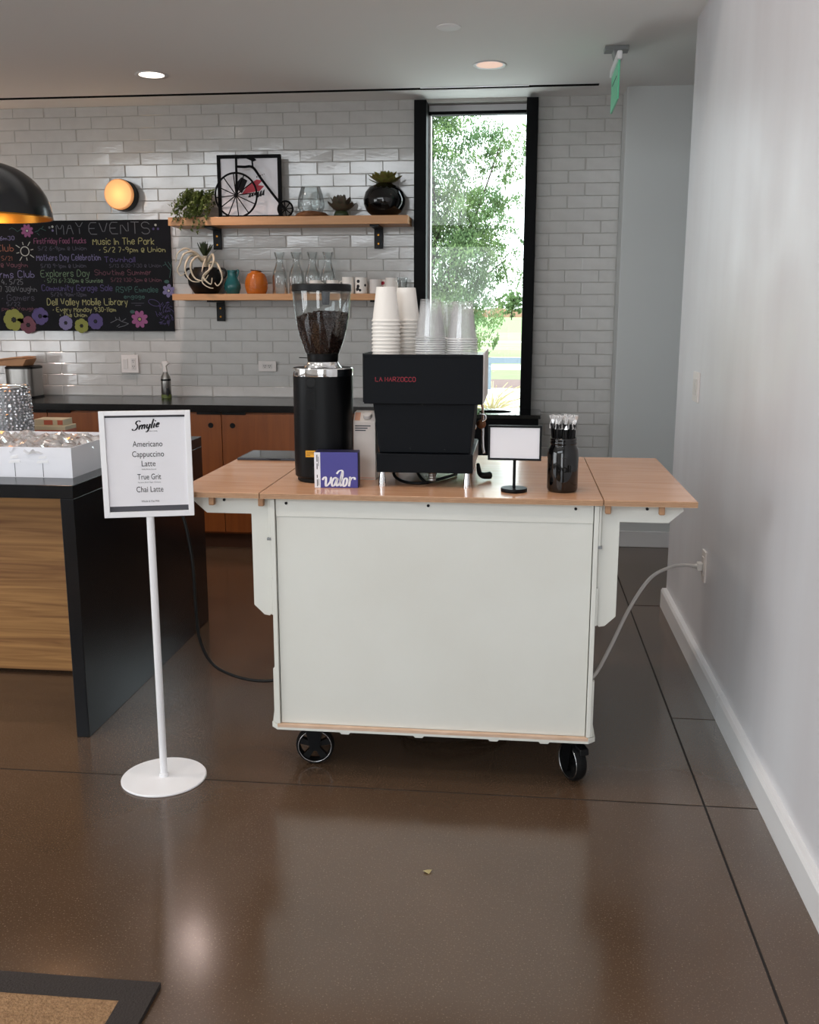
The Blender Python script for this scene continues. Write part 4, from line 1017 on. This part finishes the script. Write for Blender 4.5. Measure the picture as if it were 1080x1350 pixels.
def flower(x, y, r, n_, c, cc_, wid=.42):
    mb = MB(); X, Z = PX(x), PZ(y); k = .00497
    for i in range(n_):
        a = 2 * math.pi * i / n_ + .4; pts = []
        for q in range(10):
            t = 2 * math.pi * q / 10; u = r * k * (.62 + .40 * math.cos(t)); v = r * k * wid * .62 * math.sin(t)
            pts.append((X + u * math.cos(a) - v * math.sin(a), Z + u * math.sin(a) + v * math.cos(a)))
        mb.fan(pts, CY - .0003 * (i % 2))
    mb.build('chalk_flower', 'chalk_' + c, cbd, recalc=False)
    MB().fan([(X + r * k * .18 * math.cos(q * .63), Z + r * k * .18 * math.sin(q * .63)) for q in range(10)], CY - .0008).build('chalk_flower_centre', cc_, cbd, recalc=False)
flower(37, 303, 9, 8, 'mag', 'chalk_white', .4); flower(10, 422, 15, 7, 'lime', 'ink', .75); flower(29, 429, 12, 6, 'rose', 'ink', .8); flower(46, 417, 12, 7, 'purple', 'ink', .75)
flower(80, 426, 10, 6, 'violet', 'ink', .85); flower(101, 430, 10, 6, 'lime', 'ink', .8); flower(120, 424, 11, 8, 'purple', 'ink', .7)
flower(179, 421, 12, 8, 'mag', 'chalk_yellow', .42); flower(219, 383, 9, 6, 'violet', 'chalk_white', .5)
for (x, y, c) in ((67, 299, 'grey'), (71, 298, 'white'), (71, 303, 'violet'), (206, 297, 'white'), (203, 302, 'purple'), (209, 302, 'purple')):
    MB().fan([(PX(x) + .008 * math.cos(q * .7), PZ(y) + .008 * math.sin(q * .7)) for q in range(9)], CY).build('chalk_dot', 'chalk_' + c, cbd, recalc=False)
mb = MB(); sx_, sz_ = PX(32), PZ(330)
mb.ribbon([(sx_ + .030 * math.cos(q * .35), sz_ + .030 * math.sin(q * .35)) for q in range(19)], .006, CY)
for k in range(8):
    a = k * .785 + .2; mb.ribbon([(sx_ + .042 * math.cos(a), sz_ + .042 * math.sin(a)), (sx_ + (.062 + .012 * (k % 2)) * math.cos(a), sz_ + (.062 + .012 * (k % 2)) * math.sin(a))], .005, CY)
mb.build('chalk_sun', 'chalk_white', cbd, recalc=False)
mb = MB()
for st in ([(13, 301), (17, 299), (21, 301), (24, 304), (29, 301)], [(47, 305), (52, 303), (55, 300), (62, 303)], [(50, 306), (53, 309)], [(56, 301), (59, 297)]):
    mb.ribbon([(PX(a), PZ(b)) for a, b in st], .0042, CY)
mb.build('chalk_sprig', 'chalk_teal', cbd, recalc=False)
mb = MB()
for st in ([(140, 426), (150, 421), (155, 424), (164, 427)], [(148, 422), (147, 418)], [(153, 423), (152, 418)], [(155, 424), (161, 420)], [(150, 432), (158, 430), (164, 427)], [(152, 428), (148, 431)]):
    mb.ribbon([(PX(a), PZ(b)) for a, b in st], .0036, CY)
mb.build('chalk_branch', 'chalk_grey', cbd, recalc=False)
mb = MB()
for st in ([(221, 366), (223, 356), (225, 344)], [(223, 356), (217, 348), (213, 350)], [(217, 348), (216, 345)], [(224, 352), (220, 345)]):
    mb.ribbon([(PX(a), PZ(b)) for a, b in st], .0042, CY)
mb.build('chalk_branch', 'chalk_teal', cbd, recalc=False)
mb = MB()
for k in range(70):
    a = random.uniform(0, 6.3); r1 = random.uniform(2, 13); r2 = r1 + random.uniform(1.5, 3); a2 = a + .25
    p = [(213 + r1 * .85 * math.cos(a), 414 + r1 * 1.15 * math.sin(a)), (213 + r2 * .85 * math.cos(a2), 414 + r2 * 1.15 * math.sin(a2))]
    mb.ribbon([(PX(u), PZ(v)) for u, v in p], .0028, CY)
mb.ribbon([(PX(199 + 7 * math.cos(q * .45) - 2 * math.sin(q * .45)), PZ(399 + 3.4 * math.sin(q * .45) + 3 * math.cos(q * .45))) for q in range(15)], .003, CY)
mb.build('chalk_dahlia', 'chalk_purple', cbd, recalc=False)
for (a, b, y) in ((169, 186, 399.5), (174, 182, 402.5)): MB().ribbon([(PX(a), PZ(y)), (PX(b), PZ(y))], .0035, CY).build('chalk_line', 'chalk_dim', cbd, recalc=False)
for (x, y) in ((170, 411), (217, 371)): MB().fan([(PX(x) + (.018 * math.cos(q * .7)), PZ(y) + .012 * math.sin(q * .7)) for q in range(9)], CY).build('chalk_leaf', 'chalk_teal', cbd, recalc=False)

# ------------------------------------------------------------------ lamps
sn = thing('wall_sconce', (-2.628, 6.50, 2.255), 'round wall sconce with glowing amber disc above the chalkboard', 'lamp')
mY = Matrix.Rotation(R(90), 3, 'X')
MB().lathe([(.100, 0), (.100, .072), (.097, .075)], (-2.628, 6.503, 2.255), 44, True, mY).build('housing', 'black_metal', sn, smooth='auto')
MB().lathe([(.0965, .0752), (.0965, .100), (.090, .106), (0, .108)], (-2.628, 6.503, 2.255), 44, True, mY).build('diffuser', 'lamp_warm', sn, smooth='auto')
sconce_root = sn
l = bpy.data.lights.new('sconce_light', 'POINT'); l.energy = 1.2; l.color = (1, .62, .3); l.shadow_soft_size = .08
o = bpy.data.objects.new('sconce_light', l); o.location = (-2.628, 6.33, 2.255); col.objects.link(o)
sn2 = copy_tree(sn, loc=(-3.93, 6.50, 2.255)); tag(sn2, 'round amber wall sconce past the left end of chalkboard', 'lamp')
l2 = bpy.data.lights.new('sconce_light', 'POINT'); l2.energy = 5; l2.color = (1, .62, .38); l2.shadow_soft_size = .08
o = bpy.data.objects.new('sconce_light', l2); o.location = (-3.93, 6.33, 2.255); col.objects.link(o)
PXc, PYc, PZr = -2.09, 3.80, 1.856
pd = thing('pendant_lamp', (PXc, PYc, PZr), 'black dome pendant lamp with brass interior hanging over island', 'lamp')
outp = [(.2340 * math.cos(t), PZr + .214 * math.sin(t)) for t in [R(a) for a in range(0, 88, 6)]] + [(.02, PZr + .216)]
MB().lathe(outp, (PXc, PYc, 0), 56, False).build('dome', 'pendant_black', pd, smooth=True)
MB().lathe([(a - .004, b - .004 if i else b) for i, (a, b) in enumerate(outp[:-1])] + [(.001, PZr + .208)], (PXc, PYc, 0), 56, False).build('brass_lining', 'brass', pd, smooth=True)
MB().lathe([(.228, PZr - .001), (.234, PZr - .001), (.234, PZr + .004)], (PXc, PYc, 0), 56, False).build('rim', 'brass', pd)
MB().cyl((PXc, PYc, PZr + .20), (PXc, PYc, PZr + .27), .03, .02).build('socket_cap', 'brass', pd, smooth='auto')
MB().cyl((PXc, PYc, PZr + .27), (PXc, PYc, 5.35), .005, n=10).build('cord', 'cord_black', pd)
MB().ball((PXc, PYc, PZr + .12), .045, n=16, m=10).build('bulb', 'lamp_white', pd, smooth=True)
l = bpy.data.lights.new('pendant_light', 'POINT'); l.energy = 9; l.color = (1, .70, .45); l.shadow_soft_size = .06
o = bpy.data.objects.new('pendant_light', l); o.location = (PXc, PYc, PZr + .06); col.objects.link(o)
def down(x, y, lab, m, e, colr):
    d = thing('ceiling_downlight', (x, y, ZC), lab, 'light', 'recessed downlights')
    MB().lathe([(.070, ZC - .001), (.092, ZC - .004), (.094, ZC - .0005)], (x, y, 0), 40, False).build('trim_ring', 'white_trim', d, smooth=True)
    MB().cyl((x, y, ZC - .002), (x, y, ZC - .0008), .071, n=36).build('lens', m, d)
    l = bpy.data.lights.new('downlight', 'SPOT'); l.energy = e; l.color = colr; l.spot_size = R(125); l.spot_blend = .8; l.shadow_soft_size = .05
    o = bpy.data.objects.new('downlight', l); o.location = (x, y, ZC - .012); col.objects.link(o)
down(-2.111, 5.72, 'lit white recessed downlight in ceiling left of centre', 'lamp_white', 72, (1, .77, .70))
down(-4.03, 5.74, 'lit white recessed downlight in ceiling past the left photo edge', 'lamp_white', 72, (1, .76, .68))
down(-.189, 5.696, 'dim pinkish recessed downlight in ceiling near the window', 'lamp_pink', 6, (1, .8, .7))
for hx, hy in ((-4.6, 2.6), (-2.4, 2.6), (-.8, 2.6), (-4.6, .2), (-2.4, .2), (-.8, .2)):  # unseen ceiling lights added to brighten the cart top, floor and near wall
    hl = thing('added_hall_light', (hx, hy, 5.35), 'round warm ceiling light added unseen in the tall hall', 'light', 'added hall ceiling lights')
    MB().lathe([(.16, 5.349), (.19, 5.335), (.19, 5.3495)], (hx, hy, 0), 32, False).build('trim_ring', 'white_trim', hl, smooth=True)
    MB().cyl((hx, hy, 5.341), (hx, hy, 5.349), .165, n=32).build('lens', 'lamp_white', hl)
    l = bpy.data.lights.new('added_hall_lamp', 'SPOT'); l.energy = HALL; l.color = (1, .84, .72); l.spot_size = R(120); l.spot_blend = .6; l.shadow_soft_size = .16
    o = bpy.data.objects.new('added_hall_lamp', l); o.location = (hx, hy, 5.32); col.objects.link(o)
sp = MB().lathe([(.055, ZC - .006), (.058, ZC - .004), (.058, ZC - .0005)], (-.361, 4.961, 0), 36).build('sprinkler_cover', 'lit_white', smooth='auto', origin=(-.361, 4.961, ZC))
tag(sp, 'flat white round sprinkler cover plate on the ceiling', 'sprinkler')
ex = thing('exit_sign', (.465, 5.41, ZC), 'edge-lit green exit sign seen edge-on below the ceiling', 'sign')
MB().box(.405, .525, 5.37, 5.45, ZC - .022, ZC - .0005).build('ceiling_plate', 'alu', ex, bevel=.002)
MB().prism([(.445, ZC - .022), (.492, ZC - .022), (.484, ZC - .06), (.470, ZC - .078), (.456, ZC - .06)], 'y', 5.36, 5.46).build('canopy', 'alu', ex, bevel=.003)
MB().box(.452, .478, 5.20, 5.62, ZC - .105, ZC - .065).build('light_bar', 'white_metal', ex, bevel=.006)
pnl = MB().box(.4620, .4690, 5.22, 5.60, ZC - .285, ZC - .105).build('green_panel', 'exit_green', ex)
MB().box(.4690, .4705, 5.22, 5.60, ZC - .285, ZC - .105).build('acrylic_sheet', 'clear_glass', ex)
MB().box(.4605, .4620, 5.30, 5.52, ZC - .165, ZC - .160).build('panel_clip', 'black_metal', ex)

# ------------------------------------------------------------------ things on the island
IT = .913
tr_ = thing('snack_tray', (-1.86, 3.47, IT), 'open white cardboard tray full of wrapped snacks on the island', 'tray')
x0, x1, y0, y1, h = -2.16, -1.557, 3.242, 3.70, .108
MB().box(x0, x1, y0, y1, IT, IT + .003).build('tray_floor', 'card_white', tr_)
MB().box(x0, x1, y0, y0 + .003, IT + .003, IT + h).build('tray_side', 'card_white', tr_); MB().box(x0, x1, y1 - .003, y1, IT + .003, IT + h).build('tray_side', 'card_white', tr_)
MB().box(x0, x0 + .003, y0 + .003, y1 - .003, IT + .003, IT + h).build('tray_side', 'card_white', tr_); MB().box(x1 - .003, x1, y0 + .003, y1 - .003, IT + .003, IT + h).build('tray_side', 'card_white', tr_)
for xx in (-1.77, -1.665):
    MB().box(xx - .0009, xx + .0009, y0 - .0006, y0, IT + .002, IT + .06).build('flap_seam', 'ink_grey', tr_)
    for dz, wd_ in ((.050, .044), (.066, .030)):
        MB().prism([(xx - wd_ / 2, IT + dz), (xx + wd_ / 2, IT + dz + .003), (xx + wd_ / 2 - .002, IT + dz + .013), (xx - wd_ / 2 + .003, IT + dz + .010)], 'y', y0 - .0016, y0 - .0002).build('clear_tape', 'tape_gloss', tr_)
k = 0
rows_y = [3.29, 3.36, 3.43, 3.50, 3.57, 3.64]
for ri, ry in enumerate(rows_y):
    rown = ('front', 'second', 'third', 'fourth', 'fifth', 'back')[ri]
    for cxi in range(7):
        x = -2.10 + cxi * .082 + random.uniform(-.008, .008); yy = ry + random.uniform(-.01, .01); zz = IT + .074 + random.uniform(-.004, .006)
        sk = thing('wrapped_snack', (x, yy, zz), 'clear wrapped brown cookie in the %s row of the white tray' % rown, 'snack', 'wrapped snacks, %s row of the tray' % rown)
        MB().lathe([(.026, 0), (.031, .005), (.030, .012), (0, .016)], (x, yy, zz), 16).build('cookie', 'cookie', sk, smooth=True)
        fl_ = MB(); n_ = 7; L = .105; pts = []
        for i in range(n_):
            for j in range(5):
                u = (i / (n_ - 1) - .5) * L; v = (j / 4 - .5) * .066
                edge = abs(i / (n_ - 1) - .5) * 2; hh = .030 * (1 - edge ** 2) * (1 - (abs(j - 2) / 2.2) ** 2) + random.uniform(-.006, .022) * (.4 + edge)
                pts.append((x + v + random.uniform(-.003, .003), yy + u, zz + .004 + max(hh, -.002)))
        fl_.add(pts, [(i * 5 + j, i * 5 + j + 1, (i + 1) * 5 + j + 1, (i + 1) * 5 + j) for i in range(n_ - 1) for j in range(4)])
        fl_.build('wrapper', 'wrap_film', sk, recalc=False)
        sk.rotation_euler = (random.uniform(-.15, .15), random.uniform(-.15, .15), random.uniform(-.7, .7))
MB().box(x0 + .006, x1 - .006, y0 + .006, y1 - .006, IT + .003, IT + .066).build('tray_liner', 'kraft', tr_)
bdv = thing('beaded_vase', (-2.125, 3.86, IT), 'silver crystal beaded cylinder at the left photo edge on island', 'vase')
MB().lathe([(.10, IT), (.092, IT + .27)], (-2.125, 3.86, 0), 30).build('inner_cylinder', 'alu', bdv, smooth='auto')
MB().tube([(-2.125 + .094 * math.cos(a * .2094), 3.86 + .094 * math.sin(a * .2094), IT + .272) for a in range(30)], .006, 8, True).build('top_ring', 'chrome', bdv, smooth=True)
bm_ = MB()
for s_ in range(34):
    for k in range(22):
        a = 2 * math.pi * s_ / 34 + .05 * (k % 2); r = .103 - .008 * k / 22 + random.uniform(-.001, .002); c = Vector((-2.125 + r * math.cos(a), 3.86 + r * math.sin(a), IT + .008 + k * .012))
        q = Matrix.Rotation(random.uniform(0, 6), 3, 'Z') @ Matrix.Rotation(random.uniform(0, 3), 3, 'X')
        bm_.add([c + q @ Vector(p) * .0075 for p in ((1, 0, 0), (-1, 0, 0), (0, 1, 0), (0, -1, 0), (0, 0, 1), (0, 0, -1))], [(0, 2, 4), (2, 1, 4), (1, 3, 4), (3, 0, 4), (2, 0, 5), (1, 2, 5), (3, 1, 5), (0, 3, 5)])
bm_.build('crystal_beads', 'crystal', bdv, kind='stuff', recalc=False)
tbx = thing('tea_box', (-2.04, 4.10, IT), 'red and cream cardboard tea box on the island behind tray', 'box')
MB().box(-2.12, -1.96, 4.04, 4.15, IT, IT + .090).build('carton', 'box_cream', tbx, bevel=.002)
MB().box(-2.1205, -1.9595, 4.0395, 4.1505, IT + .012, IT + .030).build('red_band', 'foil_red', tbx)
MB().box(-2.1205, -1.9595, 4.0395, 4.1505, IT + .05, IT + .072).build('red_band', 'foil_red', tbx)
MB().box(-2.105, -1.972, 4.05, 4.14, IT + .090, IT + .118).build('upper_pack', 'box_cream', tbx, bevel=.002)
MB().box(-2.06, -2.02, 4.0488, 4.05, IT + .094, IT + .114).build('red_panel', 'foil_red', tbx)
MB().box(-1.998, -1.974, 4.0488, 4.05, IT + .094, IT + .114).build('red_panel', 'foil_red', tbx)
MB().box(-2.07, -2.01, 4.038, 4.0396, IT + .034, IT + .047).build('printed_panel', 'yellow_sticker', tbx)

# ------------------------------------------------------------------ things on the back counter
KT = .928
cn = thing('steel_canister', (-3.32, 6.33, KT), 'brushed steel bin with black lid on worktop at the left', 'bin')
MB().lathe([(.100, KT + .012), (.102, KT + .195)], (-3.335, 6.33, 0), 40, sq=lambda a: 1 / ((abs(math.cos(a)) ** 4 + abs(math.sin(a)) ** 4) ** .25)).build('body', 'brushed_steel', cn, smooth='auto')
MB().lathe([(.104, KT), (.104, KT + .013)], (-3.335, 6.33, 0), 40, sq=lambda a: 1 / ((abs(math.cos(a)) ** 4 + abs(math.sin(a)) ** 4) ** .25)).build('base_ring', 'black_plastic', cn, smooth='auto')
MB().lathe([(.104, KT + .195), (.104, KT + .208), (.09, KT + .214)], (-3.335, 6.33, 0), 40, sq=lambda a: 1 / ((abs(math.cos(a)) ** 4 + abs(math.sin(a)) ** 4) ** .25)).build('lid', 'black_plastic', cn, smooth='auto')
kb = thing('kraft_bag', (-3.42, 6.28, KT + .214), 'folded brown kraft paper bag lying on top of steel bin', 'bag')
MB().prism([(-3.56, KT + .2145), (-3.30, KT + .2145), (-3.27, KT + .262), (-3.33, KT + .268), (-3.56, KT + .245)], 'y', 6.25, 6.40).build('bag_body', 'kraft', kb, bevel=.004)
MB().prism([(-3.55, KT + .2455), (-3.34, KT + .2675), (-3.285, KT + .2665), (-3.29, KT + .274), (-3.35, KT + .275), (-3.55, KT + .252)], 'y', 6.23, 6.42).build('folded_flap', 'kraft', kb)
so = thing('spray_bottle', (-2.352, 6.36, KT), 'clear spray bottle on worktop against the tiles', 'bottle')
MB().lathe([(.030, KT), (.033, KT + .004), (.033, KT + .12), (.030, KT + .145), (.018, KT + .165), (.016, KT + .175)], (-2.352, 6.36, 0), 28).build('bottle', 'brushed_steel', so, smooth='auto')
MB().box(-2.338, -2.326, 6.3255, 6.329, KT + .02, KT + .07).build('bottle_label', 'ink', so)
MB().lathe([(.033, KT + .118), (.0335, KT + .12), (.0335, KT + .128), (.033, KT + .13)], (-2.352, 6.36, 0), 28).build('neck_band', 'black_plastic', so)
MB().lathe([(.0345, KT + .002), (.0345, KT + .026)], (-2.352, 6.36, 0), 28, False).build('liquid_band', 'leaf_green', so, smooth=True)
MB().prism([(-2.375, KT + .245), (-2.335, KT + .250), (-2.325, KT + .232), (-2.345, KT + .215), (-2.338, KT + .175), (-2.366, KT + .175), (-2.362, KT + .22)], 'y', 6.348, 6.372).build('spray_head', 'plastic_white', so, bevel=.003)
MB().tube(catmull([(-2.37, 6.36, KT + .235), (-2.383, 6.36, KT + .225), (-2.378, 6.36, KT + .20)], 5), .004, 6).build('trigger', 'plastic_white', so)

# ------------------------------------------------------------------ rug and litter on the floor
rg = thing('rug', (-1.6, 1.2, 0), 'tan woven rug with dark brown border at bottom left corner', 'rug')
MB().prism([(-2.6, 1.770), (-.835, 1.786), (-.850, -.6), (-2.6, -.6)], 'z', .001, .011).build('woven_field', 'rug_tan', rg)
bd_ = MB()
bd_.prism([(-2.6, 1.846), (-.765, 1.852), (-.835, 1.786), (-2.6, 1.770)], 'z', .0008, .0125)
bd_.prism([(-.765, 1.852), (-.780, -.6), (-.850, -.6), (-.835, 1.786)], 'z', .0008, .0125)
bd_.build('border', 'rug_dark', rg)
lt = MB().add([(-.225, 2.375, .004), (-.212, 2.388, .001), (-.200, 2.380, .006), (-.207, 2.366, .0008), (-.215, 2.372, .008)], [(0, 1, 4), (1, 2, 4), (2, 3, 4), (3, 0, 4), (0, 3, 2, 1)]).build('paper_scrap', 'reed', origin=(-.212, 2.377, 0))
tag(lt, 'tiny pale paper scrap lying on the bare concrete floor', 'litter')

# ------------------------------------------------------------------ outside the window
GZ = -.10
def ground(name, x0, x1, y0, y1, z, m, lab):
    o = MB().box(x0, x1, y0, y1, z - .08, z).build(name, m, origin=((x0 + x1) / 2, (y0 + y1) / 2, z)); o['kind'] = 'structure'; o['label'] = lab; return o
mat('dry_grass', '8a8262', .9, var='6e7a44', vscale=.5, vstretch=(.3, 1, 1))
for nm, ya, yb, m_, lab in (('ground_paving', 6.8, 21.6, 'pale_pavement', 'pale paving outside the window'), ('ground_mulch', 21.6, 24.7, 'mulch', 'reddish mulch strip'),
                            ('ground_lawn', 24.7, 29.0, 'grass_bright', 'bright green lawn strip'), ('ground_path', 29.0, 32.0, 'pale_pavement', 'pale footpath beyond the railing'),
                            ('ground_meadow', 32.0, 45.0, 'grass', 'green meadow beyond the footpath'), ('ground_scrub', 45.0, 58.0, 'dry_grass', 'dry pale grass'), ('ground_track', 58.0, 61.0, 'pale_pavement', 'pale dirt track'),
                            ('ground_dry_field', 61.0, 92.0, 'dry_grass', 'dry field'), ('ground_field', 92.0, 1200.0, 'grass_bright', 'distant green field')):
    ground(nm, -90 - yb * .2, 90 + yb * .2, ya, yb, GZ, m_, lab)
rl = thing('railing', (1.2, 21.3, GZ), 'blue grey metal railing outside the window', 'railing')
for x in (-.62, 1.38, 3.38, 5.38): MB().box(x - .05, x + .05, 21.25, 21.35, GZ, .58).build('post', 'rail_paint', rl)
MB().box(-.67, 5.43, 21.24, 21.36, .46, .58).build('top_rail', 'rail_paint', rl)
def tree(name, lab, x, y, trunk_h, crown, nleaf, ls, lm, group=None, branch=True):
    t = thing(name, (x, y, GZ), lab, 'tree', group)
    tk = MB().tube(catmull([(x, y, GZ), (x + .05, y, GZ + trunk_h * .5), (x - .05, y, GZ + trunk_h), (x, y, GZ + trunk_h * 1.8)], 5), .10 * trunk_h / 1.2, 10, taper=lambda q: 1 - .6 * q)
    tk.build('trunk', 'bark', t, smooth=True)
    if branch:
        for k in range(18):
            a = k * 2.4; c = crown[k % len(crown)]
            e = (x + c[0] + c[3] * .6 * math.cos(a), y + c[1] + c[3] * .6 * math.sin(a), GZ + c[2] + c[3] * .3)
            MB().tube(catmull([(x, y, GZ + trunk_h * random.uniform(.7, 1.7)), (x + c[0] * .5, y + c[1] * .5, GZ + (trunk_h + c[2]) / 2), e], 5), .035, 6, taper=lambda q: 1.1 - .8 * q).build('branch', 'bark', t)
    lf = MB()
    tot = sum(c[3] ** 2 for c in crown)
    for c in crown:
        cl_ = [(random.gauss(0, .5), random.gauss(0, .5), random.gauss(0, .5)) for _ in range(90)]
        for k in range(int(nleaf * c[3] ** 2 / tot)):
            b = random.choice(cl_); p = Vector((b[0] + random.gauss(0, .10), b[1] + random.gauss(0, .10), b[2] + random.gauss(0, .08)))
            if p.length > 1.25: p *= 1.25 / p.length
            cen = Vector((x + c[0], y + c[1], GZ + c[2])) + p * c[3]
            if cen.z < GZ + .1: continue
            q = Matrix.Rotation(random.uniform(0, 6.3), 3, 'Z') @ Matrix.Rotation(random.uniform(-1.4, 1.4), 3, 'X'); s_ = ls * random.uniform(.7, 1.3)
            lf.add([cen + q @ Vector(v) * s_ for v in ((-.45, 0, 0), (0, -1, .1), (.45, 0, 0), (0, 1, .1))], [(0, 1, 2, 3)])
    lf.build('foliage', lm, t, kind='stuff', recalc=False)
tree('leafy_tree', 'tall leafy green tree filling the window view', -1.75, 17.5, 1.2,
     [(0, 0, 1.9, 1.25), (.45, 0, 2.6, 1.1), (-.4, .2, 3.1, 1.2), (.3, 0, 3.7, .95), (.55, -.1, 4.7, .75), (-.3, 0, 4.9, .9), (1.25, 0, 3.4, .5), (1.5, 0, 4.3, .40), (1.15, 0, 2.35, .65), (.45, 0, 5.4, .5), (.6, 0, 1.5, .7), (.1, 0, 1.2, .8), (.9, 0, 2.9, .55)], 105000, .030, 'leaf_oak')
tree('leafy_tree', 'second leafy green tree standing right of the window view', 5.2, 25.0, 1.4, [(0, 0, 2.6, 1.4), (.8, 0, 3.6, 1.2), (-.8, .2, 3.8, 1.2), (.1, 0, 5.0, 1.1)], 22000, .05, 'leaf_oak')
tree('distant_tree', 'small round tree far across the field near horizon', -2.4, 330, 2.6, [(0, 0, 5.2, 3.6)], 2600, .5, 'leaf_oak', branch=False)
for k in range(5):
    x = -4.5 + k * 2.2
    o = MB().prism([(-2.2, 0), (2.2, 0), (2.1, 1.9), (.4, 2.3 + .3 * (k % 2)), (-2.1, 2.0)], 'y', 0, 2.).build('earth_mound', 'terracotta', origin=(0, 0, 0)); o.scale = (4.6, 1, 2.6); o.location = (x * 9.0 + 5.0, 700 + k * 3, GZ)
    tag(o, 'low orange earth bank on the horizon beyond the grass field', 'mound', 'orange banks on the horizon')
gp = thing('ornamental_grass', (-.35, 14.2, GZ), 'dry pale tuft of ornamental grass outside the window', 'grass')
gm = MB()
for k in range(60):
    a = random.uniform(0, 6.3); r = random.uniform(.2, .6); hh = random.uniform(.3, .62)
    gm.tube(catmull([(-.35, 14.2, GZ), (-.35 + r * .3 * math.cos(a), 14.2 + r * .3 * math.sin(a), GZ + hh * .7), (-.35 + r * math.cos(a), 14.2 + r * math.sin(a), GZ + hh)], 3), .006, 4)
gm.build('blades', 'reed', gp, kind='stuff', recalc=False)
